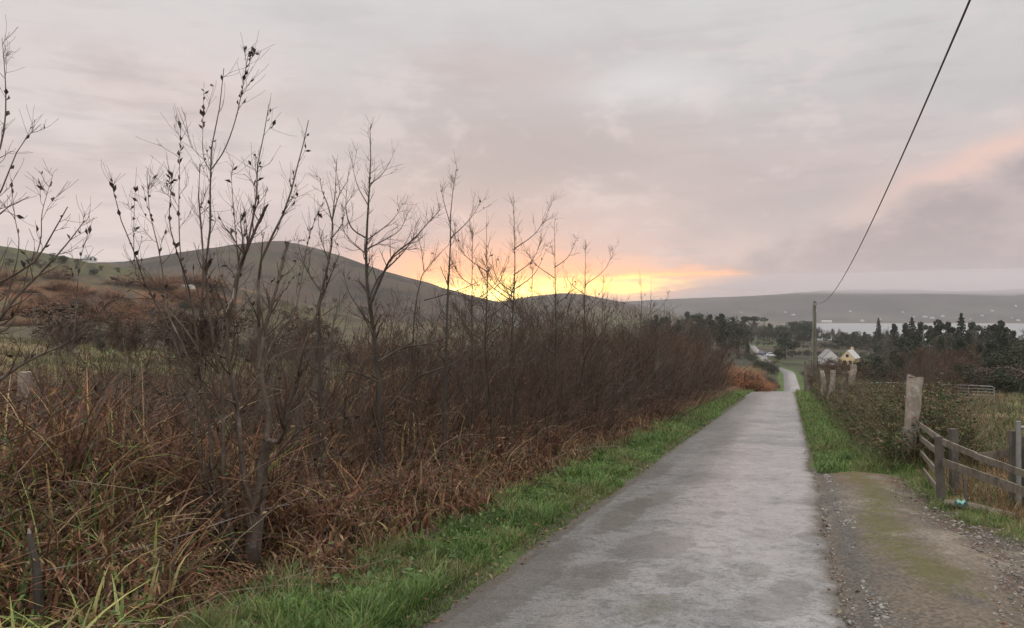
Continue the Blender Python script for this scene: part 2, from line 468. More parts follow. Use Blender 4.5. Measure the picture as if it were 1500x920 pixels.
# the burning gap in the cloud
ec = AZ * .034 + 1.42
hh = E.op('MAXIMUM', 1.25 - E.op('MAXIMUM', AZ - 1.0, 0.0) * .062, .13)
dd = (EL + n4 * 1.5 - ec) / hh
span = step(AZ, -12.0, -6.5) * (1 - step(AZ, 14.0, 18.5))
c = cmix(gauss(dd * .72 - .22) * span * .95, c, (1.6, .72, .30))
c = cmix(gauss(dd * 1.7 + .35) * span * (1 - step(AZ, 9.0, 15.5)) * step(AZ, -8.5, -5.0), c, (2.9, 1.85, .36))
c = cmix(gauss(dd * 2.4 + .7) * gauss((AZ + 2.0) / 4.5), c, (4.2, 3.2, .95))
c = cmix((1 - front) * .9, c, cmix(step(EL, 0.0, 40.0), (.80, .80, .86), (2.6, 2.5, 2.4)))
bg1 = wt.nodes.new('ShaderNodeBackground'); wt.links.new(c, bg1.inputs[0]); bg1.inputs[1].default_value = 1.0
sky = wt.nodes.new('ShaderNodeTexSky'); sky.sky_type = 'NISHITA'; sky.sun_disc = False
sky.sun_elevation = SUN_EL; sky.sun_rotation = SUN_AZ; sky.air_density = 1.2; sky.dust_density = 2.0
bg2 = wt.nodes.new('ShaderNodeBackground'); wt.links.new(sky.outputs[0], bg2.inputs[0]); bg2.inputs[1].default_value = .06
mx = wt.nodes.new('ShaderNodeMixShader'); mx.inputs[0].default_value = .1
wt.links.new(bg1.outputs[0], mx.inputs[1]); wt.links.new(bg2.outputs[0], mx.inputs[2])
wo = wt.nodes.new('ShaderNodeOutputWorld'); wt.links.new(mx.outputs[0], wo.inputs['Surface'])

# ------------------------------------------------------------------ ground
def ground_colour(X, Y):
    s = X - Xr(Y); L = -s
    def lerp(a, b, t): return a * (1 - t[..., None]) + np.asarray(b, float) * t[..., None]
    n = fbm(X*.35, Y*.35, 41); m = fbm(X*.06, Y*.06, 43); h = fbm(X*1.7, Y*1.7, 45)
    # rough pasture near the lane
    c = np.zeros(X.shape + (3,)) + np.array([.115, .10, .050])
    c = lerp(c, (.080, .102, .036), sst(m, .48, .62) * .9)
    c = lerp(c, (.17, .12, .062), sst(n, .50, .68) * .8)
    c = lerp(c, (.085, .06, .042), sst(h, .60, .75) * .6)
    # fields in the valley: patches with their own colour
    wx = X + 14 * (fbm(X*.02, Y*.02, 51) - .5) + .35 * Y; wy = Y + 22 * (fbm(X*.02, Y*.02, 52) - .5) - .2 * X
    ci = np.floor(wx / 62); cj = np.floor(wy / 48); q = hash2(ci, cj, 7)
    pal = np.array([[.065, .092, .032], [.048, .056, .032], [.085, .072, .048], [.07, .078, .04], [.058, .048, .038], [.075, .112, .035], [.045, .048, .032]])
    f = pal[np.minimum((q * len(pal)).astype(int), len(pal)-1)]
    f = f * (.75 + .5 * fbm(X*.05, Y*.05, 53))[..., None]
    fe = np.minimum(np.abs(wx/62 - np.round(wx/62))*62, np.abs(wy/48 - np.round(wy/48))*48)
    f = lerp(f, (.035, .036, .026), 1 - sst(fe, 2, 5))
    c = lerp(c, f, sst(Y, 85, 140) * sst(s, -400, -20) + 0*Y)
    # left hill: green pasture on top, a rust band of bracken, dark scrub below
    hb = (X < 40) & (Y > 60) & (s < -25)
    z = G(X, Y)
    e = (450 - 0) * 0 + z / np.maximum(Y, 1)
    t = e + .018 * (fbm(X*.045, Y*.045, 61) - .5)
    hc = np.zeros_like(c) + np.array([.098, .086, .046])
    hc = lerp(hc, (.052, .044, .034), sst(t, -.004, .004) * (fbm(X*.05, Y*.05, 63) > .42))
    hc = lerp(hc, (.21, .095, .052), sst(t, .000, .014) * sst(fbm(X*.035, Y*.035, 64, 5), .36, .54))
    hc = lerp(hc, (.088, .092, .044), sst(t + .02*(fbm(X*.06, Y*.06, 66)-.5), .022, .040))
    hc = lerp(hc, (.06, .050, .036), sst(fbm(X*.09, Y*.09, 65, 5), .50, .64) * .85)
    hc = lerp(hc, (.13, .10, .052), sst(fbm(X*.16, Y*.16, 67, 4), .54, .66) * .6)
    c = np.where(((hb & (Y < 420)) )[..., None], lerp(c, hc, sst(Y, 70, 110)), c)
    # bare mountain moor, the range beyond the lake
    mo = np.zeros_like(c) + np.array([.082, .060, .047])
    mo = lerp(mo, (.034, .027, .023), sst(fbm(X*.016, Y*.03, 71, 5), .44, .60))
    mo = lerp(mo, (.085, .088, .045), sst(fbm(X*.02, Y*.02, 73), .58, .7) * .6)
    c = lerp(c, mo, sst(Y, 430, 520) * (1 - sst(X, 0, 160)) * (Y < 1300))
    c = lerp(c, mo, sst(Y, 1200, 1350) * (1 - sst(X - .25*Y, -100, 100)))
    fr = np.zeros_like(c) + np.array([.060, .057, .062])
    fr = lerp(fr, (.034, .033, .035), sst(fbm(X*.006, Y*.012, 75, 5), .45, .6))
    fr = lerp(fr, (.095, .09, .075), sst(fbm(X*.013, Y*.008, 77, 5), .52, .64) * (1 - sst(z, -30, 20)))
    fr = lerp(fr, (.12, .082, .06), (1 - sst(z, -43, -36)) * .8)
    c = lerp(c, fr, sst(Y, 1900, 2050))
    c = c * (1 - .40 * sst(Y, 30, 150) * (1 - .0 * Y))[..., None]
    # litter under the hedge, verge turf, pull-in
    soil = np.array([.036, .026, .020])
    und = sst(L, 2.4, 3.0) * (1 - sst(L, 8.5, 12)) * (1 - sst(Y, 60, 90))
    c = lerp(c, soil * 1.0, und * .9)
    turf = sst(np.abs(s), 1.2, 1.55) * (1 - sst(np.abs(s), 2.6, 3.3)) * (1 - sst(Y, 200, 420))
    c = lerp(c, (.05, .082, .024), turf)
    bk = bank_amt(s, Y); c = lerp(c, (.06, .055, .032), bk * .8)
    c = lerp(c, (.085, .078, .07), (1 - sst(s, 1.6, 1.85)) * sst(s, 1.0, 1.2) * (Y < 14))
    edge = (1 - sst(np.abs(np.abs(s) - 1.6), .0, .28)) * (1 - sst(Y, 60, 120))
    c = lerp(c, (.06, .05, .04), edge * sst(fbm(X*1.1, Y*1.1, 81), .3, .55))
    return c

ang = np.concatenate([np.arange(-180, -42, 3.0), np.arange(-42, 42, .095), np.arange(42, 180, 3.0)])
rr = np.concatenate([[.3], .9 * 1.0205 ** np.arange(0, 425)]); rr = rr[rr < 4600]
A_, R_ = np.meshgrid(np.radians(ang), rr)
GX = R_ * np.sin(A_); GY = R_ * np.cos(A_)
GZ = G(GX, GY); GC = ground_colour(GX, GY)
na, nr = len(ang), len(rr)
ii, jj = np.meshgrid(np.arange(nr - 1), np.arange(na), indexing='ij'); j2 = (jj + 1) % na
gf = np.stack([ii*na+jj, ii*na+j2, (ii+1)*na+j2, (ii+1)*na+jj], -1).reshape(-1, 4)
gm = NT('ground_earth')
a_ = gm.n('Attribute', attribute_name='Col').outputs['Color']; o_ = gm.obj()
v1 = gm.ramp(gm.noise(9, o_, 8, .7), [(.25, (.55,)*3), (.5, (1, 1, 1)), (.75, (1.45, 1.4, 1.3))])
v2 = gm.ramp(gm.noise(.25, o_, 8, .65), [(.3, (.7, .72, .7)), (.7, (1.3, 1.25, 1.2))])
gc_ = gm.mix(1.0, gm.mix(1.0, a_, v1, 'MULTIPLY'), v2, 'MULTIPLY')
gm.bsdf(gc_, .9, .15, gm.noise(14, o_, 8, .7), .6, .04)
gv = np.stack([GX, GY, GZ], -1).reshape(-1, 3)
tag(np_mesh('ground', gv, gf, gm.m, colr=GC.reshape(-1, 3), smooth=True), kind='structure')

# ------------------------------------------------------------------ the lane
ly = np.concatenate([np.arange(-9, 2, .5), np.arange(2, 20, .07), np.arange(20, 64, .2), np.arange(64, 428, 1.0)])
ns = 41
hl, hr = road_half(ly)
ej = .16 * (fbm(ly*1.3, 0*ly, 91) - .5) + .10 * (fbm(ly*5, 0*ly, 92) - .5)
bay = -.22 * sst(fbm(ly*.8, 0*ly+3, 93), .56, .7)
er = .10 * (fbm(ly*1.1, 0*ly+9, 94) - .5) + .10 * (fbm(ly*9, 0*ly+5, 95, 5) - .5) + bay * .35
fade = 1 - .7 * sst(ly, 10, 26)
ej *= fade; er *= fade
tt = np.linspace(0, 1, ns)[None]
S = (-hl + ej)[:, None] * (1 - tt) + (hr + er)[:, None] * tt
LX = Xr(ly)[:, None] + S; LY = np.repeat(ly[:, None], ns, 1)
LZ = Pr(LY) + .035 * (1 - (S / 1.6) ** 2).clip(-.4, 1) - .004
LZ = LZ - .022 * np.exp(-((S + .72)/.28)**2) * (LY < 80) - .022 * np.exp(-((S - .75)/.28)**2) * (LY < 80) + .010 * (fbm(LX*1.5, LY*1.5, 97) - .5) * (LY < 40)
LZ = LZ - .03 * (1 - sst(np.minimum(tt, 1 - tt), 0, .03))
LZ[:, 0] -= .09; LZ[:, -1] -= .09
m_, n_ = LX.shape
ii, jj = np.meshgrid(np.arange(m_ - 1), np.arange(n_ - 1), indexing='ij')
lf = np.stack([ii*n_+jj, ii*n_+jj+1, (ii+1)*n_+jj+1, (ii+1)*n_+jj], -1).reshape(-1, 4)
luv = np.stack([S, LY, tt + 0*S], -1).reshape(-1, 3)
rm = NT('wet_tarmac')
o_ = rm.obj(); st = rm.n('Attribute', attribute_name='st').outputs['Vector']
sxyz = rm.n('SeparateXYZ'); rm.l(st, sxyz.inputs[0]); s_, y_, t_ = sxyz.outputs
big = rm.noise(.55, o_, 6, .6); mid = rm.noise(2.6, o_, 8, .65, .4); fine = rm.noise(60, o_, 4, .7); grit = rm.noise(220, o_, 2, .6)
base = rm.ramp(mid, [(.28, (.08, .08, .081)), (.45, (.155, .155, .156)), (.62, (.195, .195, .197)), (.8, (.225, .225, .226))])
base = rm.mix(.55, base, rm.ramp(big, [(.35, (.115, .115, .116)), (.6, (.21, .21, .211))]))
# pale band on the right half: wear plus wet sky sheen put into the colour; the left edge is darker and rougher
lft = rm.math('MULTIPLY_ADD', rm.noise(1.2, o_, 5, .6), 1.6, -.8)
lft = rm.math('ADD', s_, lft)
worn_sheen = rm.n('MapRange', interpolation_type='SMOOTHSTEP'); rm.l(lft, worn_sheen.inputs[0]); worn_sheen.inputs[1].default_value = -1.1; worn_sheen.inputs[2].default_value = .25
worn_sheen = worn_sheen.outputs[0]
base = rm.mix(worn_sheen, rm.mix(1.0, base, (.68, .66, .64), 'MULTIPLY'), base)
# old potholes, patched: ellipses with ragged edges
def blot(s0, y0, a, b, lo=.75, hi=1.15, k=.9):
    u = rm.math('DIVIDE', rm.math('SUBTRACT', s_, s0), a); v = rm.math('DIVIDE', rm.math('SUBTRACT', y_, y0), b)
    r2 = rm.math('ADD', rm.math('MULTIPLY', u, u), rm.math('MULTIPLY', v, v))
    r2 = rm.math('ADD', r2, rm.math('ADD', rm.math('MULTIPLY_ADD', rm.noise(5, o_, 8, .72), k*3.2, -k*1.6), rm.math('MULTIPLY_ADD', rm.noise(38, o_, 3, .7), 1.6, -.8)))
    mr = rm.n('MapRange', interpolation_type='SMOOTHSTEP'); rm.l(r2, mr.inputs[0])
    mr.inputs[1].default_value = hi; mr.inputs[2].default_value = lo
    return mr.outputs[0]
for s0, y0, a, b, cc, f in [(-1.45, 9, .16, 7, (.045, .038, .03), .75), (-1.2, 13.5, .22, 1.2, (.06, .052, .045), .6), (-.75, 10.6, .25, .7, (.07, .062, .05), .5), (.2, 9.4, .1, .25, (.06, .056, .052), .6), (1.3, 8.3, .2, .35, (.05, .047, .043), .7), (1.35, 10.6, .15, .6, (.055, .05, .046), .6), (-.28, 7.75, .40, .62, (.055, .054, .053), .62), (-.62, 6.75, .34, .5, (.06, .054, .05), .5), (-.92, 9.6, .22, 1.2, (.055, .048, .036), .6),
                            (1.05, 6.35, .16, .3, (.06, .056, .05), .6), (.12, 6.6, .2, .2, (.07, .066, .06), .6), (.72, 6.9, .14, .25, (.06, .056, .05), .6), (-1.2, 6.6, .3, 1.6, (.05, .045, .04), .6),
                            (.9, 5.9, .3, .35, (.06, .057, .052), .5), (-.3, 12.5, .5, .6, (.075, .072, .07), .5), (.4, 16, .35, 1.2, (.07, .068, .066), .4), (-.6, 19, .4, 1.5, (.07, .068, .066), .4)]:
    base = rm.mix(rm.math('MULTIPLY', blot(s0, y0, a, b), f), base, cc)
mossf = rm.math('MULTIPLY', blot(.02, 5.75, .24, .42, .3, .9, 1.6), .5)
base = rm.mix(mossf, base, (.07, .066, .04))
# cracks
vor = rm.n('TexVoronoi', feature='DISTANCE_TO_EDGE'); vor.inputs['Scale'].default_value = 1.1
wv = rm.n('VectorMath', operation='ADD'); nz = rm.n('TexNoise'); nz.inputs['Scale'].default_value = 2.5; nz.inputs['Detail'].default_value = 6
rm.l(o_, nz.inputs['Vector']); rm.l(o_, wv.inputs[0]); rm.l(nz.outputs['Color'], wv.inputs[1]); rm.l(wv.outputs[0], vor.inputs['Vector'])
cr_ = rm.ramp(vor.outputs['Distance'], [(.0, (1, 1, 1)), (.012, (0, 0, 0))])
cmask = rm.math('MULTIPLY', cr_, rm.ramp(rm.noise(.9, o_, 4), [(.52, (0, 0, 0)), (.62, (.7, .7, .7))]))
base = rm.mix(cmask, base, (.035, .033, .03))
base = rm.mix(rm.ramp(rm.noise(5.5, o_, 9, .75, .6), [(.50, (0, 0, 0)), (.60, (.7, .7, .7))]), base, (.058, .056, .054))
base = rm.mix(1.0, base, rm.ramp(fine, [(.32, (.66, .66, .66)), (.5, (1, 1, 1)), (.68, (1.32, 1.32, 1.32))]), 'MULTIPLY')
base = rm.mix(rm.ramp(grit, [(.62, (0, 0, 0)), (.70, (.75, .75, .75))]), base, (.26, .25, .24))
base = rm.mix(rm.ramp(rm.noise(16, o_, 7, .75), [(.55, (0, 0, 0)), (.63, (.7, .7, .7))]), base, (.05, .047, .043))
base = rm.mix(1.0, base, rm.ramp(rm.noise(27, o_, 6, .75), [(.36, (.78, .78, .78)), (.5, (1, 1, 1)), (.64, (1.16, 1.16, 1.16))]), 'MULTIPLY')
# grit and mud at the ragged margins
mar = rm.math('MINIMUM', t_, rm.math('SUBTRACT', 1.0, t_))
mar = rm.math('ADD', mar, rm.math('MULTIPLY_ADD', rm.noise(3.5, o_, 7, .7), .16, -.08))
mf = rm.n('MapRange', interpolation_type='SMOOTHSTEP'); rm.l(mar, mf.inputs[0]); mf.inputs[1].default_value = .085; mf.inputs[2].default_value = .005
base = rm.mix(mf.outputs[0], base, rm.ramp(rm.noise(30, o_, 5, .7), [(.35, (.045, .038, .03)), (.65, (.13, .115, .095))]))
wet = rm.math('MULTIPLY_ADD', worn_sheen, -.24, .55)
wet = rm.math('ADD', wet, rm.math('MULTIPLY_ADD', mid, -.35, .16))
wet = rm.math('ADD', wet, rm.math('MULTIPLY', mf.outputs[0], .3), clamp=True)
bh = rm.math('ADD', rm.math('MULTIPLY', fine, .6), rm.math('MULTIPLY', mid, 1.2))
rb = rm.bsdf(base, rm.math('ADD', wet, .38, clamp=True), .22, bh, .45, .012)
cw = rm.math('MULTIPLY', rm.ramp(big, [(.33, (.12,)*3), (.50, (1, 1, 1))]), rm.math('MULTIPLY_ADD', worn_sheen, .75, .25))
cw = rm.math('MULTIPLY', cw, rm.ramp(rm.noise(3.2, o_, 9, .75, .5), [(.36, (.04,)*3), (.44, (1, 1, 1))]))
cw = rm.math('MULTIPLY', cw, rm.ramp(rm.noise(15, o_, 7, .75), [(.31, (.15,)*3), (.41, (1, 1, 1))]))
cw = rm.math('MULTIPLY', cw, rm.math('SUBTRACT', 1.0, mf.outputs[0]))
cb_ = rm.n('Bump'); cb_.inputs['Strength'].default_value = .12; cb_.inputs['Distance'].default_value = .008
rm.l(bh, cb_.inputs['Height']); rm.l(cb_.outputs[0], rb.inputs['Coat Normal'])
rm.l(cw, rb.inputs['Coat Weight']); rb.inputs['Coat Roughness'].default_value = .20; rb.inputs['Coat IOR'].default_value = 1.45
tag(np_mesh('road', np.stack([LX, LY, LZ], -1).reshape(-1, 3), lf, rm.m, uv=luv, smooth=True), kind='structure')

# side lane joining on the left at the brow
sy = np.linspace(0, 1, 40)
cx = Xr(np.full(40, 57.0)) - 1.2 - 15 * sy; cyy = 57.6 + 4.0 * sy ** 1.4
SX = []; 
for k in range(7):
    off = (k / 6 - .5) * 2.6
    SX.append(np.stack([cx + 0*off, cyy + off], -1))
SX = np.stack(SX, 1); sz_ = np.maximum(G(SX[..., 0], SX[..., 1]) + .05, 0*SX[..., 0] - 99)
sz_ = sz_ + .03 * (SX[..., 0] < Xr(57) - 2.8)
sz_[:, 0] -= .1; sz_[:, -1] -= .1
m_, n_ = sz_.shape
ii, jj = np.meshgrid(np.arange(m_ - 1), np.arange(n_ - 1), indexing='ij')
sf = np.stack([ii*n_+jj, (ii+1)*n_+jj, (ii+1)*n_+jj+1, ii*n_+jj+1], -1).reshape(-1, 4)
suv = np.stack([0*sz_ + .6, SX[..., 1], 0*sz_ + .5], -1).reshape(-1, 3)
tag(np_mesh('side_lane', np.concatenate([SX, sz_[..., None]], -1).reshape(-1, 3), sf, rm.m, uv=suv, smooth=True), kind='structure')

# ------------------------------------------------------------------ gravel pull-in on the right
gx, gy = np.meshgrid(np.arange(-.5, 7.8, .05), np.arange(.5, 15, .05))
gs = gx - Xr(gy)
keep = layby_amt(gx, gy) & (gs > 1.0)
gz = Gr(gx, gy) + .006 + .05 * (fbm(gx*1.1, gy*1.1, 101) - .5) + .02 * (fbm(gx*6, gy*6, 102) - .5) - .045 * (1 - sst(gs, 1.38, 1.62)) - .10 * (1 - sst(gs, 1.15, 1.36))
gz += -.05 * np.exp(-((gs - 3.0 - .3*np.sin(gy))/.35)**2) + .035 * np.exp(-((gs - 2.2)/.4)**2)
idx = np.arange(gx.size).reshape(gx.shape)
kk = keep[:-1, :-1] & keep[1:, :-1] & keep[:-1, 1:] & keep[1:, 1:]
q = np.stack([idx[:-1, :-1], idx[:-1, 1:], idx[1:, 1:], idx[1:, :-1]], -1)[kk]
us = np.unique(q); re = np.full(gx.size, -1); re[us] = np.arange(len(us))
nn1 = fbm(gx*.9, gy*.9, 103); nn2 = fbm(gx*3.2, gy*3.2, 104); nn3 = fbm(gx*.5, gy*.5, 105)
lc = np.zeros(gx.shape + (3,)) + np.array([.125, .103, .080])
def L3(c, b, t): return c * (1 - t[..., None]) + np.asarray(b) * t[..., None]
lc = L3(lc, (.19, .168, .135), sst(nn1, .5, .66) * .8)
lc = L3(lc, (.085, .078, .072), sst(nn2, .52, .7) * .7)
mossb = np.exp(-((gs - 2.15 - .12*np.sin(gy*1.3))/.38)**2) * sst(gy, 5.0, 6.5)
mossb = mossb + .5 * np.exp(-((gs - 3.6)/.5)**2) * (nn3 > .45) + .8 * np.exp(-((gs - 3.9)/.45)**2) * (gy < 11) * (gy > 8.5)
lmoss = np.clip(mossb, 0, 1) * .86
lc = L3(lc, (.12, .082, .045), np.clip(sst(gy, 11.3, 12.6) * sst(nn2, .3, .5), 0, .8))
lc = L3(lc, (.10, .068, .055), np.clip(np.exp(-((gs - 2.95)/.22)**2) * sst(nn2, .4, .6), 0, .7))
lc = lc * .85
lc = L3(lc, (.07, .067, .062), np.clip(np.exp(-((gs - 1.62)/.16)**2) * .8, 0, 1))
lm = NT('gravel_earth'); o_ = lm.obj()
a_ = lm.n('Attribute', attribute_name='Col').outputs['Color']
gv_ = lm.n('TexVoronoi'); gv_.inputs['Scale'].default_value = 38; lm.l(o_, gv_.inputs['Vector'])
cell = lm.ramp(gv_.outputs['Color'], [(.1, (.6, .58, .56)), (.5, (1, 1, 1)), (.9, (1.5, 1.48, 1.45))])
c_ = lm.mix(.75, lm.mix(1.0, a_, lm.ramp(lm.noise(22, o_, 8, .7), [(.3, (.6,)*3), (.7, (1.4,)*3)]), 'MULTIPLY'), lm.mix(1.0, a_, cell, 'MULTIPLY'))
ms = lm.n('SeparateXYZ'); lm.l(lm.n('Attribute', attribute_name='st').outputs['Vector'], ms.inputs[0])
mk = lm.math('ADD', ms.outputs[0], lm.math('ADD', lm.math('MULTIPLY_ADD', lm.noise(3.0, o_, 8, .7), 2.0, -1.12), lm.math('MULTIPLY_ADD', lm.noise(26, o_, 5, .7), 1.4, -.7)))
mr_ = lm.n('MapRange', interpolation_type='SMOOTHSTEP'); lm.l(mk, mr_.inputs[0]); mr_.inputs[1].default_value = .35; mr_.inputs[2].default_value = .8; mr_.inputs[4].default_value = .85
c_ = lm.mix(mr_.outputs[0], c_, lm.ramp(lm.noise(11, o_, 6, .7), [(.3, (.05, .052, .022)), (.55, (.088, .08, .03)), (.75, (.12, .105, .045))]))
lb = lm.bsdf(c_, .85, .2, lm.math('SUBTRACT', lm.noise(30, o_, 8, .75), gv_.outputs['Distance']), .6, .02)
tag(np_mesh('gravel_track', np.stack([gx, gy, gz], -1).reshape(-1, 3)[us], re[q], lm.m, colr=lc.reshape(-1, 3)[us], uv=np.stack([lmoss, 0*lmoss], -1).reshape(-1, 2)[us], smooth=True), kind='structure')
def ZL(x, y):
    """Height of the pull-in's surface."""
    return float(Gr(np.array(x), np.array(y))) + .006

# ------------------------------------------------------------------ lake
lk = NT('lake_water'); o_ = lk.obj()
lk.bsdf((.12, .13, .14), .42, .5, lk.noise(.35, o_, 4), .25, .4)
px_ = [(260, 900), (3200, 900), (3200, 2300), (260, 2300)]
tag(np_mesh('lake', np.array([(x, y, LAKE_Z) for x, y in px_]), np.array([[0, 1, 2, 3]]), lk.m), kind='structure')

# ------------------------------------------------------------------ damp air over the valley
hz = bpy.data.materials.new('damp_air'); hz.use_nodes = True
ht = hz.node_tree; ht.nodes.clear()
pv = ht.nodes.new('ShaderNodeVolumePrincipled'); pv.inputs['Color'].default_value = (.93, .92, .94, 1)
pv.inputs['Density'].default_value = .00012; pv.inputs['Anisotropy'].default_value = .35
ho = ht.nodes.new('ShaderNodeOutputMaterial'); ht.links.new(pv.outputs[0], ho.inputs['Volume'])
b = MB().box((-4700, -4700, -60), (4700, 4700, 140))
tag(b.build('haze', hz), kind='stuff')

# low mist lying on the tops of the hills: lumpy closed bodies of thin cloud
def mist(name, c, rad, dens, seed, nu=48, nv=20):
    u = np.linspace(0, 2*np.pi, nu, endpoint=False); v = np.linspace(-np.pi/2, np.pi/2, nv)
    U, Vv = np.meshgrid(u, v)
    q = 1 + .55 * (fbm(np.cos(U)*2.2 + Vv*1.1 + seed, np.sin(U)*2.2 + seed, seed, 3) - .5)
    X = c[0] + rad[0] * q * np.cos(Vv) * np.cos(U); Y = c[1] + rad[1] * q * np.cos(Vv) * np.sin(U); Z = c[2] + rad[2] * q * np.sin(Vv)
    i, j = np.meshgrid(np.arange(nv - 1), np.arange(nu), indexing='ij'); j2 = (j + 1) % nu
    F = np.stack([i*nu+j, i*nu+j2, (i+1)*nu+j2, (i+1)*nu+j], -1).reshape(-1, 4)
    m = bpy.data.materials.new('thin_cloud'); m.use_nodes = True; t = m.node_tree; t.nodes.clear()
    p = t.nodes.new('ShaderNodeVolumePrincipled'); p.inputs['Color'].default_value = (.70, .645, .68, 1)
    p.inputs['Density'].default_value = dens; p.inputs['Anisotropy'].default_value = .3
    o = t.nodes.new('ShaderNodeOutputMaterial'); t.links.new(p.outputs[0], o.inputs['Volume'])
    return tag(np_mesh(name, np.stack([X, Y, Z], -1).reshape(-1, 3), F, m), kind='stuff')
mist('hill_mist', (1500, 2400, 72), (1150, 560, 34), .0018, 3)
mist('hill_mist', (-235, 960, 92), (190, 190, 26), .0022, 5)
# ------------------------------------------------------------------ bare saplings of the hedge
def skel(pts, Y, dY=0.0, n=14, end=None):
    """A stem given by its (column, row) course at depth Y, leaning dY metres away from the viewer by its tip."""
    k = len(pts); P = []
    for i, (a, b) in enumerate(pts):
        t = i / max(k - 1, 1)
        P.append(at(a, b, Y + dY * t ** 1.2 + .04 * math.sin(i * 2.1)))
    return resample(P, n)

def leaf_mesh(pos, dirs, L, W):
    """Folded pointed leaves: 2 quads each."""
    N = len(pos); d = norm(dirs); rv = rng.normal(size=(N, 3)); sd = norm(np.cross(d, rv)); up = np.cross(sd, d)
    L = L[:, None]; W = W[:, None]
    b = pos; m = pos + d * L * .5 - up * L * .06; t = pos + d * L - up * L * .18 * rng.uniform(-1, 1.5, (N, 1))
    l = m + sd * W * .5 + up * W * .3; r = m - sd * W * .5 + up * W * .3
    V = np.stack([b, l, t, r, m], 1).reshape(-1, 3)
    i = np.arange(N)[:, None] * 5
    return V, np.concatenate([i + np.array([[0, 4, 1]]), i + np.array([[1, 4, 2]]), i + np.array([[0, 3, 4]]), i + np.array([[3, 2, 4]])])

def leaves_on(P, n, t0=.3, L=(.03, .06), up=.3, t1=1.0):
    B, m, _ = P.shape
    pi = rng.integers(0, B, n); t = t0 + (t1 - t0) * rng.uniform(0, 1, n) ** .8; f = t * (m - 1); i = np.minimum(f.astype(int), m - 2)
    w = (f - i)[:, None]; pos = P[pi, i] * (1 - w) + P[pi, i+1] * w
    T = norm(P[pi, i+1] - P[pi, i]); d = norm(T * .6 + rng.normal(0, .55, (n, 3)) + np.array([0, 0, up]))
    ln = rng.uniform(*L, n)
    return leaf_mesh(pos, d, ln, ln * rng.uniform(.35, .6, n))

def sapling(name, stems, Y, label, cat='tree', group=None, bark='twig', tw=(10, 5), tlen=(.3, .8), ang=.62, up=.5, leaves=0, leaf_len=(.03, .06), twig_r=.0016, base=None, tr0=.12):
    """stems: list of (points, base radius, tip radius, dY, shoots per stem)."""
    P = np.stack([skel(p, Y, dy) for p, r0, r1, dy, k in stems])
    Rr = np.stack([r1 + (r0 - r1) * (1 - np.linspace(0, 1, 14)) ** 1.1 for p, r0, r1, dy, k in stems])
    Rr = Rr * (.62 if bark == 'trunk' else .8)
    org = np.array(base if base is not None else P[0, 0])
    org = np.array([org[0], org[1], float(G(org[0], org[1]))])
    e = empty(name, org, label, cat, group)
    V, F = tubes(P, Rr, 7)
    np_mesh('trunk', V - org, F, M['trunk'] if bark == 'trunk' else M[bark], e, smooth=True)
    k = np.array([s[4] for s in stems], float)
    p1, r1 = grow(P, Rr, k * tw[0] / 10, tlen, ang, t0=tr0, short=.82, up=up, wob=.36, n=7, rf=.55, rmin=twig_r)
    p2, r2 = grow(p1, r1, tw[1], (tlen[0]*.35, tlen[1]*.5), .6, t0=.15, up=up*.8, wob=.25, n=5, rf=.6, rmin=twig_r*.75)
    V1, F1 = tubes(p1, r1, 4); V2, F2 = tubes(p2, r2, 3)
    np_mesh('crown', np.vstack([V1, V2]) - org, np.vstack([F1, F2 + len(V1)]), M['twig'], e)
    if leaves:
        n1 = int(leaves * .45)
        VA, FA = leaves_on(P, n1, .45, leaf_len, .5)
        VB, FB = leaves_on(p1, leaves - n1, .35, leaf_len, .3)
        np_mesh('leaves', np.vstack([VA, VB]) - org, np.vstack([FA, FB + len(VA)]), M['leaf_dark'], e)
    return e

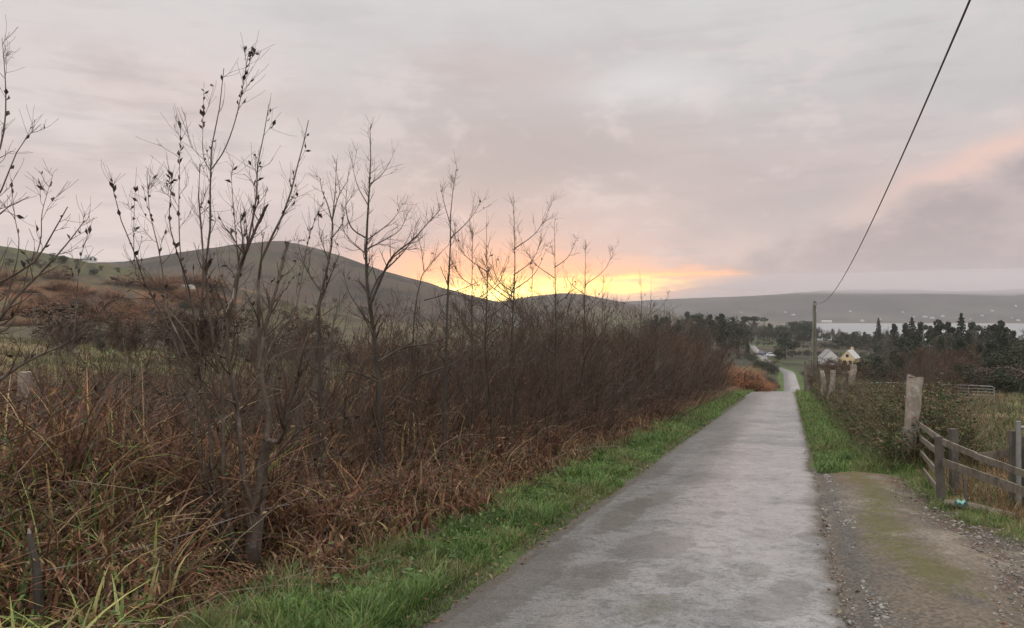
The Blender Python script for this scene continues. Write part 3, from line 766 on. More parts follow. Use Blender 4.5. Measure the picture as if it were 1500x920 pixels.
# the many stemmed willow nearest the viewer
Y1 = 6.6
ST = [
 ([(366, 872), (368, 840), (371, 800), (377, 752), (383, 700), (391, 645)], .145, .062, .0, 3),
 ([(391, 645), (394, 606), (386, 570), (381, 545), (379, 490), (379, 441), (379, 395), (392, 360), (420, 302), (431, 261), (444, 212), (452, 176)], .038, .005, .5, 20),
 ([(391, 645), (404, 652), (418, 628), (424, 590), (434, 565), (442, 520), (460, 470), (478, 420), (497, 372)], .036, .006, -.5, 12),
 ([(379, 541), (390, 477), (403, 430), (412, 395), (421, 356)], .030, .017, .25, 7),
 ([(377, 752), (366, 735), (355, 690), (352, 640), (345, 580), (330, 500), (335, 465), (343, 422), (360, 371), (372, 312), (376, 290), (374, 256), (382, 223), (394, 152)], .040, .004, .3, 22),
 ([(343, 422), (352, 390), (362, 365), (377, 330), (390, 303)], .026, .016, -.2, 5),
 ([(362, 850), (335, 770), (328, 715), (327, 637), (325, 559), (312, 500), (304, 440), (300, 409), (303, 368), (308, 333), (308, 250), (311, 207), (320, 169), (325, 128), (328, 100)], .038, .004, -.3, 22),
 ([(308, 250), (327, 223), (343, 182), (354, 136), (360, 100), (365, 74)], .009, .003, -.4, 6),
 ([(308, 250), (298, 230), (297, 190), (299, 120)], .006, .002, .2, 3),
 ([(360, 855), (318, 780), (312, 708), (307, 618), (293, 559), (289, 540), (290, 490), (294, 450), (298, 409), (297, 354), (291, 300), (293, 240)], .036, .008, .4, 20),
 ([(358, 850), (300, 700), (280, 610), (268, 540), (245, 474), (218, 428), (204, 392), (191, 354), (177, 322), (168, 295), (165, 275)], .030, .004, -.7, 22),
 ([(300, 640), (278, 531), (255, 480), (242, 447), (240, 409), (229, 349), (219, 311), (215, 250)], .020, .003, .6, 18),
 ([(289, 500), (280, 440), (270, 400), (259, 368), (248, 324), (252, 262)], .016, .003, -.5, 12),
 ([(310, 560), (330, 500), (342, 450), (350, 400), (345, 340), (341, 290), (338, 250)], .017, .003, .5, 14),
 ([(293, 470), (275, 430), (265, 380), (262, 300), (265, 180)], .012, .002, .3, 10),
 ([(327, 600), (300, 530), (262, 470), (228, 440), (200, 405), (196, 330), (200, 245)], .015, .002, .7, 12),
 ([(381, 545), (400, 500), (430, 460), (440, 420), (452, 350), (470, 300)], .016, .003, .8, 10),
 ([(386, 690), (420, 650), (450, 625), (490, 612), (520, 615)], .018, .004, -.4, 6),
 ([(375, 745), (410, 700), (470, 672), (520, 668)], .014, .003, -.5, 4),
 ([(345, 590), (300, 575), (255, 585), (215, 560), (190, 540)], .012, .003, -.5, 6),
]
sapling('willow_tree', ST, Y1, 'many stemmed bare willow with dead leaves rising tallest from the near grass verge', 'tree', bark='trunk', tw=(11.0, 4.2),
        tlen=(.25, .75), leaves=430, leaf_len=(.034, .070), base=at(366, 872, Y1), twig_r=.0022)
# a torn pale splinter on one of its stems
sp_ = MB(); sp_.tube([at(343, 421, 6.72), at(341, 436, 6.66), at(337, 443, 6.62), at(330, 447, 6.6)], [.006, .009, .007, .002], 5)
sp_.tube([at(337, 443, 6.62), at(333, 452, 6.6), at(331, 458, 6.58)], [.006, .004, .001], 4)
spo = sp_.build('torn_splinter', M['old_wood'])
wil = bpy.data.objects['willow_tree']; spo.parent = wil; spo.matrix_parent_inverse = wil.matrix_world.inverted()
spo.data.transform(__import__('mathutils').Matrix.Translation(-wil.location)); spo.matrix_parent_inverse.identity()

# the one beyond the left edge, its limbs reaching in
Y0 = 5.6
LT = [
 ([(-150, 880), (-140, 760), (-120, 640), (-95, 540)], .07, .045, 0, 2),
 ([(-130, 640), (-60, 590), (0, 556), (42, 528), (108, 496), (160, 442)], .028, .006, .5, 14),
 ([(-95, 540), (-40, 500), (0, 466), (22, 437), (55, 404), (80, 378), (104, 350), (124, 323)], .03, .005, .3, 18),
 ([(-95, 540), (-50, 450), (0, 414), (49, 385), (75, 345), (99, 303)], .024, .005, -.2, 16),
 ([(-95, 540), (-70, 420), (-35, 340), (0, 283), (22, 228), (40, 200), (60, 182)], .026, .003, .3, 18),
 ([(-60, 400), (-20, 335), (10, 305), (43, 288)], .012, .003, -.3, 5),
 ([(-75, 430), (-50, 340), (-25, 270), (0, 217), (8, 170), (8, 120), (3, 56)], .022, .003, .5, 16),
 ([(0, 466), (15, 420), (28, 360), (22, 320), (16, 262)], .009, .002, .2, 6),
 ([(49, 385), (60, 350), (62, 310), (78, 255)], .008, .002, .3, 7),
 ([(-120, 680), (-40, 660), (30, 640), (90, 600), (150, 570), (190, 545)], .014, .003, -.6, 10),
 ([(108, 496), (112, 440), (115, 400), (120, 370), (137, 318)], .006, .002, .3, 6),
]
sapling('willow_tree', LT, Y0, 'bare willow whose limbs reach in over the left edge of the view', 'tree', bark='trunk', tw=(8, 3), tlen=(.2, .6), leaves=70,
        leaf_len=(.035, .07), base=at(-150, 880, Y0), twig_r=.0022)

def upright(px_, top, Y, r=.03, k=34, extra=(), bottom=None, lean=0, **kw):
    b = bottom or (450 + 1177 * (-float(G((px_ - 750) / F_PX * Y, Y))) / Y)
    mid = (b + top) / 2
    tr = [(px_ - lean, b), (px_ - lean*.5 + 2, mid + (b-mid)*.4), (px_ + rng.uniform(-3, 3), mid), (px_ + rng.uniform(-3, 3), (mid+top)/2), (px_ + lean*.2, top)]
    return [(tr, r, .003, rng.uniform(-.3, .3), k)] + list(extra)

T2 = [([(560, 790), (556, 640), (555, 582), (554, 533), (546, 488), (543, 445), (536, 400), (537, 349), (540, 293), (543, 240), (542, 186)], .062, .004, .2, 62),
      ([(543, 445), (561, 402), (576, 374), (604, 352), (624, 330), (645, 307)], .022, .003, -.4, 20),
      ([(541, 435), (556, 405), (583, 378), (598, 360), (612, 335)], .018, .003, .5, 14),
      ([(537, 352), (567, 330), (580, 316), (590, 299)], .010, .002, .4, 8), ([(538, 365), (581, 341), (592, 325), (598, 310)], .010, .002, -.2, 8),
      ([(537, 349), (516, 335), (507, 307), (509, 262)], .012, .002, -.3, 9), ([(537, 372), (512, 352), (500, 330)], .010, .002, .4, 7),
      ([(546, 488), (528, 455), (512, 430), (503, 400)], .016, .003, .5, 10), ([(539, 300), (523, 270), (512, 222)], .008, .002, .3, 6),
      ([(541, 270), (560, 255), (575, 230)], .007, .002, -.3, 5),
      ([(555, 560), (520, 545), (480, 540), (450, 520)], .016, .003, -.5, 9), ([(554, 530), (590, 510), (640, 500), (690, 470)], .018, .003, .4, 12)]
sapling('alder_tree', T2, 9.2, 'bare dark alder with one straight trunk and a long limb curving out right', 'tree', bark='dark_trunk', tw=(8.5, 3.6), tlen=(.22, .6), up=.6, leaves=14, base=at(560, 790, 9.2), twig_r=.002)
T4 = [([(470, 800), (470, 640), (468, 520), (468, 440), (478, 400), (483, 386), (487, 345), (487, 321), (489, 301), (492, 270), (493, 238)], .045, .003, .3, 34),
      ([(488, 330), (480, 300), (472, 280), (468, 260)], .010, .002, -.3, 8), ([(487, 321), (495, 290), (506, 270), (511, 262)], .010, .002, .4, 8),
      ([(483, 386), (470, 350), (466, 322)], .008, .002, .2, 7), ([(472, 430), (452, 400), (440, 370), (436, 345)], .012, .002, .5, 9), ([(485, 350), (500, 330), (505, 310)], .008, .002, -.3, 6)]
sapling('alder_tree', T4, 8.3, 'slim bare twin stemmed sapling just left of the straight dark alder', 'tree', bark='dark_trunk', tw=(8.5, 3.2), tlen=(.18, .45), up=.7, leaves=30, leaf_len=(.025, .05), base=at(470, 800, 8.3), twig_r=.002)
T3 = [([(648, 740), (652, 600), (654, 500), (656, 428), (659, 380), (660, 349), (660, 307), (665, 270), (669, 243)], .045, .003, .2, 46),
      ([(660, 349), (683, 327), (695, 312), (704, 296)], .010, .002, .3, 9), ([(660, 330), (650, 295), (645, 270)], .008, .002, -.3, 7),
      ([(600, 740), (603, 560), (607, 465), (612, 428), (621, 397), (641, 375), (658, 358)], .030, .003, -.3, 24), ([(621, 397), (616, 360), (606, 330)], .008, .002, .3, 7),
      ([(567, 600), (607, 556), (640, 542), (669, 530), (708, 504), (740, 478)], .022, .003, .5, 16), ([(621, 440), (650, 432), (690, 418), (720, 400)], .010, .002, .3, 10)]
sapling('alder_tree', T3, 10.8, 'bare sapling with an arching second stem rising against the orange glow', 'tree', bark='dark_trunk', tw=(8.5, 3.4), tlen=(.25, .62), up=.7, leaves=16, base=at(648, 740, 10.8), twig_r=.0022)
mid_trees = [
 (692, 333, 11.6, .024, 30, 'thin bare sapling left of the pair standing in the brightest glow'),
 (714, 326, 12.2, .03, 48, 'bare feathery sapling in front of the brightest yellow of the sunset'),
 (752, 288, 13.4, .036, 56, 'tall slender bare sapling in the middle of the sunset strip'),
 (782, 372, 14.4, .024, 30, 'short bare sapling between two taller ones in the sunset strip'),
 (812, 325, 15.6, .036, 52, 'bare fan topped sapling before the small round hill'),
 (857, 350, 18.2, .034, 44, 'bare sapling just right of the small round hill top'),
 (884, 404, 20.0, .026, 26, 'low bare sapling right of the small round hill'),
 (937, 396, 24.5, .03, 26, 'bare sapling topping the hedge at the right end of the sunset strip'),
 (954, 404, 26.0, .028, 22, 'rightmost bare sapling standing up out of the hedge')]
for px_, top, Y, r, k, lab in mid_trees:
    b0 = 450 - 1177 * float(G((px_ - 750) / F_PX * Y, Y)) / Y
    H = b0 - top; ex = []
    for q in range(int(5 + k / 12)):                       # steep side limbs
        y0 = top + H * rng.uniform(.18, .62); sgn = 1 if q % 2 else -1; ln = H * rng.uniform(.10, .22)
        ex.append(([(px_, y0), (px_ + sgn*ln*.45, y0 - ln*.35), (px_ + sgn*ln*.72, y0 - ln*.9)], r*.32, .002, rng.uniform(-.5, .5), 9))
    sapling('alder_tree', upright(px_, top, Y, r, k, ex, lean=rng.uniform(-8, 8)), Y, lab, 'tree', 'bare saplings along the hedge', bark='dark_trunk', tw=(8.5, 3.2), tlen=(.3, .75), ang=.6, up=.7, leaves=12,
            leaf_len=(.04, .07), base=at(px_, b0, Y), twig_r=.0026, tr0=.3)

# ------------------------------------------------------------------ the thicket behind the verge: twiggy bushes
def bush_proto(name, H, W, stems, per1, per2, bark, leaves, tr=.0032, lcol='leaf_brown', up=.45, upr=1.0):
    n = 9; base = np.zeros((stems, n, 3)); a = rng.uniform(0, 2*np.pi, stems); r = W * .28 * rng.uniform(0, 1, stems) ** .5
    pos = np.stack([r*np.cos(a), r*np.sin(a), -.12 + 0*r], 1); d = norm(np.stack([np.cos(a)*rng.uniform(.05, .75, stems), np.sin(a)*rng.uniform(.05, .75, stems), upr + 0*a], 1))
    L = H * rng.uniform(.65, 1.08, stems)
    for k in range(n):
        base[:, k] = pos; d = norm(d + rng.normal(0, .11, (stems, 3)) + np.array([0, 0, .03])); pos = pos + d * (L / (n-1))[:, None]
    rad = (.004 + .0045 * L)[:, None] * np.linspace(1, .22, n)[None] * rng.uniform(.6, 1.2, stems)[:, None]
    p1, r1 = grow(base, rad, per1, (H*.14, H*.36), .6, t0=.12, up=up, wob=.3, n=6, rf=.5, rmin=tr)
    p2, r2 = grow(p1, r1, per2, (H*.06, H*.16), .65, t0=.1, up=up*.8, wob=.3, n=4, rf=.6, rmin=tr*.8)
    e = empty(name, (0, 0, 0))
    V, F = tubes(base, rad, 5); V1, F1 = tubes(p1, r1, 3); V2, F2 = tubes(p2, r2, 3)
    np_mesh('stems', V, F, M[bark], e)
    np_mesh('crown', np.vstack([V1, V2]), np.vstack([F1, F2 + len(V1)]), M[bark], e)
    if leaves:
        VA, FA = leaves_on(p1, leaves//2, .2, (.03, .06), 0); VB, FB = leaves_on(p2, leaves - leaves//2, .2, (.03, .055), 0)
        np_mesh('leaves', np.vstack([VA, VB]), np.vstack([FA, FB + len(VA)]), M[lcol], e)
    return e
def kids(o): return [c for c in bpy.data.objects if c.parent == o]
used = {}
KID = {}
def place(proto, loc, rz=0, s=1.0, label=None, cat=None, group=None, sx=None, tilt=0.0):
    if proto.name not in KID: KID[proto.name] = kids(proto)
    if proto.name not in used:
        used[proto.name] = 1; r = proto
    else:
        r = proto.copy(); col.objects.link(r)
        for ch in KID[proto.name]:
            c = ch.copy(); col.objects.link(c); c.parent = r
    r.location = loc; r.rotation_euler = (tilt, 0, rz); r.scale = (sx or s, sx or s, s)
    tag(r, label, cat, group)
    return r
HB = [bush_proto('hedge_bush', 3.0, 1.6, 16, 11, 6, b, lv) for b, lv in (('twig', 240), ('twig', 130), ('twig_red', 180), ('twig_grey', 60), ('twig', 380))]
GL = 'leafless bushes of the long hedge'
# height of the hedge top above the ground, as it runs along the lane
def hedge_h(Y): return np.interp(Y, [5, 8, 11, 15, 20, 30, 45, 56], [1.8, 2.15, 2.6, 3.1, 3.6, 4.1, 4.0, 2.8])
Y = 8.2
while Y < 51:
    for row, so_ in enumerate((-3.7, -4.9, -6.2)):
        if Y < 11 and row == 0 and rng.random() < .45: continue
        yy = Y + rng.uniform(-.4, .4); xx = float(Xr(yy)) + so_ + rng.uniform(-.35, .35) - (0.25 if Y < 14 else 0)
        h = float(hedge_h(yy)) * rng.uniform(.66, 1.13) * (1.0 if row else .86)
        red = Y > 30 and rng.random() < .5
        p = HB[2] if red else HB[rng.integers(0, 5)]
        lab = 'leafless dark brown bush in the tangled hedge left of the lane' if Y < 30 else 'reddish brown leafless bush in the far half of the hedge'
        place(p, gpt(xx, yy), rng.uniform(0, 6.28), h / 3.0, lab, 'bush', GL, sx=h / 3.0 * rng.uniform(.9, 1.15))
    Y += .78 + .012 * Y
# sparser scrub between the nearest willows, behind the undergrowth
for i in range(16):
    yy = rng.uniform(7.5, 13); xx = float(Xr(yy)) + rng.uniform(-10.5, -6.0)
    place(HB[rng.integers(0, 5)], gpt(xx, yy), rng.uniform(0, 6.28), rng.uniform(.35, .68), 'low leafless bush among the dead fern behind the near willow', 'bush', 'low scrub behind the near willow')
# ------------------------------------------------------------------ blades, fronds and canes
def blades(base, h, w, az, arch, colr, segs=4, droop=.0, tipw=.15, bend=2.2):
    """Ribbons from base (N,3): height h, width w, leaning towards az, arch = how far the tip goes sideways / h."""
    N = len(base); t = np.linspace(0, 1, segs + 1)[None]
    lean = np.stack([np.cos(az), np.sin(az), 0*az], 1); side = np.stack([-np.sin(az), np.cos(az), 0*az], 1)
    side = norm(side + rng.normal(0, .5, (N, 3)) * np.array([1, 1, .2]))
    up = t - (droop[:, None] if not np.isscalar(droop) else droop) * t ** bend
    out = arch[:, None] * t ** (bend * .8)
    C = base[:, None] + h[:, None, None] * (up[..., None] * np.array([0, 0, 1.0]) + out[..., None] * lean[:, None])
    ww = (w[:, None] * np.minimum(1, (1 - t) * 1.9 + tipw) * .5)[..., None]
    V = np.stack([C - side[:, None] * ww, C + side[:, None] * ww], 2)
    n = segs + 1; idx = np.arange(N * n * 2).reshape(N, n, 2)
    F = np.stack([idx[:, :-1, 0], idx[:, :-1, 1], idx[:, 1:, 1], idx[:, 1:, 0]], -1).reshape(-1, 4)
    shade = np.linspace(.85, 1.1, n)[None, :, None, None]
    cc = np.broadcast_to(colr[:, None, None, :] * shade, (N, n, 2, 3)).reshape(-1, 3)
    return V.reshape(-1, 3), F, cc

def pick(pal, N, var=.25):
    pal = np.array([p[:3] for p in pal]), np.array([p[3] for p in pal])
    i = rng.choice(len(pal[0]), N, p=pal[1] / pal[1].sum())
    return np.clip(pal[0][i] * rng.uniform(1 - var, 1 + var, (N, 1)) * rng.uniform(.92, 1.08, (N, 3)), 0, 1)

def gz(x, y): return G(x, y)
def pts_lane(N, s_lo, s_hi, y_lo, y_hi, pw=1.0):
    """Points at lateral s, denser towards the viewer (y distributed as y**-pw)."""
    u = rng.uniform(0, 1, N)
    if abs(pw - 1) < 1e-6: y = y_lo * (y_hi / y_lo) ** u
    else: y = (y_lo ** (1-pw) + u * (y_hi ** (1-pw) - y_lo ** (1-pw))) ** (1 / (1-pw))
    s = rng.uniform(s_lo, s_hi, N)
    return Xr(y) + s, y, s

class Stuff:
    def __init__(s): s.V = []; s.F = []; s.C = []; s.n = 0
    def add(s, V, F, C):
        if F.shape[1] == 3: F = np.concatenate([F, F[:, 2:]], 1)
        s.V.append(V); s.F.append(F + s.n); s.C.append(np.broadcast_to(C, V.shape)); s.n += len(V)
    def build(s, name, mat, kind='stuff'):
        F = np.vstack(s.F); tri = F[:, 2] == F[:, 3]
        o = np_mesh(name, np.vstack(s.V), [F[~tri], F[tri][:, :3]], mat, colr=np.vstack(s.C))
        return tag(o, kind=kind)

def fronds(base, L, az, colr, pairs=9, rise=.75):
    """Dead fern fronds: an arched midrib with leaflets along both sides."""
    N = len(base); t = np.linspace(.12, 1, pairs)[None]
    lean = np.stack([np.cos(az), np.sin(az), 0*az], 1); side = np.stack([-np.sin(az), np.cos(az), 0*az], 1)
    rs = rise * rng.uniform(.6, 1.3, N)
    C = base[:, None] + L[:, None, None] * ((rs[:, None] * (t - .75 * t*t))[..., None] * np.array([0, 0, 1.6]) + (t ** 1.3)[..., None] * .75 * lean[:, None])
    ll = (L[:, None] * .20 * (1 - t) ** .8 + .02)[..., None]
    fw = lean[:, None] * .5 + np.array([0, 0, -.55])
    W = (L[:, None] * .014)[..., None] * np.ones_like(t)[..., None]
    out = []
    for sg in (-1, 1):
        j = rng.uniform(.6, 1.2, (N, pairs, 1))
        tip = C + (side[:, None] * sg + fw * rng.uniform(.3, 1.1, (N, pairs, 1))) * ll * j
        mid = (C + tip) / 2
        out.append(np.stack([C, mid + lean[:, None] * W, tip, mid - lean[:, None] * W], 2))
    V = np.stack(out, 1).reshape(-1, 3); F = np.arange(len(V)).reshape(-1, 4)
    cc = np.repeat(colr, 2 * pairs * 4, 0)
    return V, F, cc

RUST = [(.155, .070, .038, 3), (.11, .054, .032, 3.4), (.20, .11, .056, 2), (.062, .036, .026, 3), (.25, .175, .10, 1.1), (.14, .105, .045, 1)]
PALE = [(.28, .20, .11, 2), (.20, .13, .07, 2), (.14, .08, .045, 2), (.22, .19, .075, 1.2), (.13, .15, .05, .8)]
GREENY = [(.24, .26, .08, 2.4), (.15, .20, .06, 2), (.08, .125, .04, 2), (.30, .26, .11, 1.2), (.22, .125, .055, 1)]

# brown tangle between the verge and the trees -----------------------------------------------------
u = Stuff()
def under_top(s, Y):                                # height of the tangle
    base = np.interp(-s, [2.3, 2.9, 3.6, 5, 8, 12, 18], [.20, .50, .95, 1.25, 1.25, 1.0, .7])
    x_ = s + Xr(Y); clear = 1 - .93 * np.exp(-((x_ + .318 * Y) / .38) ** 4) * sst(Y, 4.3, 4.9) * (1 - sst(Y, 6.6, 7.1))
    clear = clear * (1 - .75 * np.exp(-((x_ + 2.62) / .4) ** 2 - ((Y - 4.15) / .5) ** 2))
    return clear * base * (.35 + 1.3 * fbm((s+Xr(Y))*.7, Y*.7, 201)) * np.interp(Y, [3, 6, 12, 25, 40, 60], [.72, .95, 1.0, .85, .65, .5])
def clump_pts(N, slo, shi, ylo, yhi, pw, per, spread):
    k = N // per
    x, y, s = pts_lane(k, slo, shi, ylo, yhi, pw)
    x = np.repeat(x, per) + rng.normal(0, spread, k*per); y = np.repeat(y, per) + rng.normal(0, spread, k*per)
    return x, y, x - Xr(y)
# strappy dead leaves in clumps, hanging over
for N, lo, hi, y0, y1, pw, per, hm in ((15000, -7.0, -2.5, 3.2, 7.8, 1.0, 20, 1.0), (42000, -7.5, -2.5, 5, 18, 1.3, 22, 1.0), (20000, -16, -6.5, 4.5, 24, 1.2, 18, .9), (9000, -4.2, -2.5, 14, 58, 1.2, 14, .9)):
    x, y, s = clump_pts(N, lo, hi, y0, y1, pw, per, .10); k = len(x)
    keep = s < -2.25; x, y, s = x[keep], y[keep], s[keep]; k = len(x)
    h = under_top(s, y) * rng.uniform(.55, 1.35, k) * hm; az = rng.uniform(0, 2*np.pi, k)
    green = (rng.random(k) < np.clip(1.0 - (y - 3.8) / 3.0, .05, .85) * sst(-s, 2.2, 4.5) * .9)
    cl = np.where(green[:, None], pick(GREENY, k), pick(RUST, k))
    wd = rng.uniform(.008, .024, k) * np.interp(y, [4, 8, 12, 40], [1.5, 1.2, 1.2, 2.2])
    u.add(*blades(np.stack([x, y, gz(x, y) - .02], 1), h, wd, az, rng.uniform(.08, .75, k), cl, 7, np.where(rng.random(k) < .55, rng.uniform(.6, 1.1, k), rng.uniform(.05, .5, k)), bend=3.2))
# dead fern
for N, lo, hi, y0, y1, pw, Lr in ((6500, -8, -2.9, 4.6, 30, 1.1, (.22, .5)), (4500, -18, -7, 6, 30, 1.1, (.3, .7)), (1500, -4.2, -2.6, 25, 60, 1.0, (.5, .9))):
    x, y, s = pts_lane(N, lo, hi, y0, y1, pw)
    zt = under_top(s, y); z = gz(x, y) + zt * rng.uniform(.1, .75, N)
    u.add(*fronds(np.stack([x, y, z], 1), rng.uniform(*Lr, N), rng.uniform(0, 2*np.pi, N), pick(RUST, N, .35), 9))
# broad yellow green blades at the very front, bent over
for i in range(190):
    px_ = rng.uniform(-60, 240) if i < 150 else rng.uniform(200, 640); y_ = rng.uniform(3.6, 5.4) if i < 150 else rng.uniform(4.4, 8.5)
    cx, cy_ = (px_ - 750) / F_PX * y_, y_
    if cx - float(Xr(cy_)) > -2.45 or (abs(cx + .318 * cy_) < .42 and 4.3 < cy_ < 6.8): continue
    k = 11; x = cx + rng.normal(0, .07, k); y = cy_ + rng.normal(0, .07, k)
    gq = rng.random() < (.85 if i < 150 else .35)
    u.add(*blades(np.stack([x, y, gz(x, y) - .02], 1), rng.uniform(.25, .62, k), rng.uniform(.014, .028, k), rng.uniform(0, 6.28, k), rng.uniform(.2, .9, k), pick(GREENY if gq else PALE, k), 7, rng.uniform(.1, .95, k), bend=2.8))
# withered leaves caught all through it
x, y, s = pts_lane(26000, -12, -2.6, 3.6, 30, 1.3); k = len(x)
V, F = leaf_mesh(np.stack([x, y, gz(x, y) + under_top(s, y) * rng.uniform(.0, 1.0, k) ** .45], 1), norm(rng.normal(0, 1, (k, 3))), rng.uniform(.04, .12, k), rng.uniform(.012, .03, k))
u.add(V, F, pick(RUST + [(.06, .09, .03, 2)], k, .4).repeat(5, 0))
# dry grass stalks
x, y, s = pts_lane(12000, -18, -2.6, 4, 40, 1.3); k = len(x)
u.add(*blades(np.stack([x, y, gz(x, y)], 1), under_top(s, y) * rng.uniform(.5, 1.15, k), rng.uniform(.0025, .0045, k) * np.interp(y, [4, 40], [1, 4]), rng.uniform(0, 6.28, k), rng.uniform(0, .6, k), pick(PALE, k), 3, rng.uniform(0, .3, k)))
u.build('dead_undergrowth', M['veg'])
# thin arching canes of bramble in it
n = 2600
x, y, s = pts_lane(n, -12, -2.7, 4.0, 45, 1.2)
az = rng.uniform(0, 6.28, n); L = rng.uniform(.8, 1.9, n); t = np.linspace(0, 1, 8)[None]
hh_ = under_top(s, y) * rng.uniform(.7, 1.5, n)
P = np.stack([x[:, None] + np.cos(az)[:, None] * L[:, None] * t, y[:, None] + np.sin(az)[:, None] * L[:, None] * t, gz(x, y)[:, None] + hh_[:, None] * 4 * (t * .62) * (1 - t * .62)], -1) + rng.normal(0, .02, (n, 8, 3))
rr_ = np.interp(y, [4, 12, 45], [.0028, .004, .007])[:, None] * np.linspace(1, .35, 8)[None]
V, F = tubes(P, rr_, 3)
q1, r1 = grow(P, rr_, 4, (.15, .5), .8, up=-.1, n=4, rmin=.0015); V1, F1 = tubes(q1, r1, 3)
VL, FL = leaves_on(q1, 5200, .2, (.03, .06), 0)
u = Stuff(); u.add(V, F, pick([(.12, .055, .04, 2), (.09, .055, .04, 2), (.20, .15, .11, 1)], n).repeat(24, 0)); u.add(V1, F1, np.array([.085, .05, .038]))
u.add(VL, FL, pick(RUST + [(.05, .075, .03, 3)], 5200).repeat(5, 0))
u.build('bramble_canes', M['veg'])

# green verge turf ------------------------------------------------------------------------------
g = Stuff()
GREEN = [(.068, .13, .026, 3), (.098, .165, .036, 3), (.135, .20, .052, 1.6), (.048, .09, .022, 2), (.19, .17, .08, .6)]
def turf(N, lo, hi, y0, y1, pw, hr, pal, patch=.0):
    x, y, s = pts_lane(N, lo, hi, y0, y1, pw)
    cl_ = fbm(x*2.4, y*2.4, 211)
    h = rng.uniform(*hr, N) * (.30 + 2.3 * cl_ ** 2) * np.interp(y, [5, 30, 60], [1, 1.1, 1.2])
    tt_ = fbm(x*.9, y*.9, 213)[:, None]
    cl = pick(pal, N) * (.6 + .8 * tt_)
    dl = (sst(fbm(x*1.5, y*1.5, 217), .50, .66) * (.75 * (rng.random(N) < .7)))[:, None]
    cl = cl * (1 - dl) + pick([(.17, .15, .062, 2), (.20, .155, .08, 1), (.12, .13, .05, 2)], N) * dl
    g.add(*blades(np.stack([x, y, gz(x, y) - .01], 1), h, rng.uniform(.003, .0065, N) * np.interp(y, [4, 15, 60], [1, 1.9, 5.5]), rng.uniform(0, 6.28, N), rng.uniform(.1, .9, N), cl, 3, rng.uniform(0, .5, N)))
def lane_edge(y): return -road_half(y)[0]
turf(50000, -2.55, -1.62, 3.6, 16, 1.6, (.07, .20), GREEN)
turf(26000, -2.9, -1.62, 14, 62, 1.2, (.08, .20), GREEN)
turf(9000, -1.7, -1.45, 4, 30, 1.3, (.03, .09), GREEN)
turf(9000, -3.1, -2.35, 3.4, 20, 1.3, (.10, .26), GREEN + [(.20, .16, .08, 5), (.15, .17, .05, 3), (.14, .085, .045, 2)])
turf(34000, 1.50, 3.15, 13.2, 62, 1.2, (.06, .19), GREEN)
turf(5000, 2.2, 3.6, 13.5, 16, 1.0, (.12, .3), GREEN + [(.17, .15, .07, 2)])
# seedlings of broad leaves in the turf
x, y, s = pts_lane(1500, -3.0, -1.8, 4.2, 20, 1.4); k = len(x)
V, F = leaf_mesh(np.stack([x, y, gz(x, y) + rng.uniform(.02, .12, k)], 1), norm(rng.normal(0, 1, (k, 3)) * np.array([1, 1, .35])), rng.uniform(.04, .10, k), rng.uniform(.025, .05, k))
g.add(V, F, pick([(.06, .12, .03, 2), (.09, .15, .05, 1), (.05, .085, .03, 1)], k).repeat(5, 0))
# fallen leaves and bits of stalk on the verges and the lane's edges
for lo, hi, n_ in ((-2.9, -1.35, 1500), (1.3, 5.2, 1100)):
    x, y, s = pts_lane(n_, lo, hi, 4.0, 22, 1.3); k = len(x)
    z = np.where(layby_amt(x, y) & (s > 1.55), Gr(x, y) + .012, np.where(np.abs(s) < 1.5, Pr(y) + .012, gz(x, y) + rng.uniform(.0, .10, k)))
    V, F = leaf_mesh(np.stack([x, y, z], 1), norm(rng.normal(0, 1, (k, 3)) * np.array([1, 1, .15])), rng.uniform(.025, .06, k), rng.uniform(.012, .028, k))
    g.add(V, F, pick(RUST + [(.28, .22, .12, 1)], k).repeat(5, 0))
# mossy grass on the pull-in and along its edge by the fence
def tuft_at(cx, cy, N, sd, hr, pal, wr=(.003, .006)):
    x = cx + rng.normal(0, sd, N); y = cy + rng.normal(0, sd, N)
    z = np.where(layby_amt(x, y), Gr(x, y), gz(x, y))
    g.add(*blades(np.stack([x, y, z - .005], 1), rng.uniform(*hr, N), rng.uniform(*wr, N), rng.uniform(0, 6.28, N), rng.uniform(.2, 1.0, N), pick(pal, N), 3, rng.uniform(0, .5, N)))
MOSS = [(.125, .125, .035, 3), (.095, .11, .03, 2), (.16, .14, .05, 1)]
for i in range(260):
    yy = rng.uniform(4.6, 12.5); ss = rng.choice([rng.normal(2.15, .28), rng.normal(3.9, .5), rng.normal(3.2, .9)], p=[.6, .25, .15])
    if ss < 1.6: continue
    tuft_at(float(Xr(yy)) + ss, yy, 26, .05, (.012, .04), MOSS)
for i in range(90):
    yy = rng.uniform(7.0, 13.5); tuft_at(float(np.interp(yy, [0, 9, 10.5, 14], [5.6, 5.35, 5.6, 6.95])) + rng.uniform(-.25, .35), yy, 45, .07, (.05, .16), GREEN + [(.18, .15, .07, 3)])
g.build('verge_grass', M['grass'])

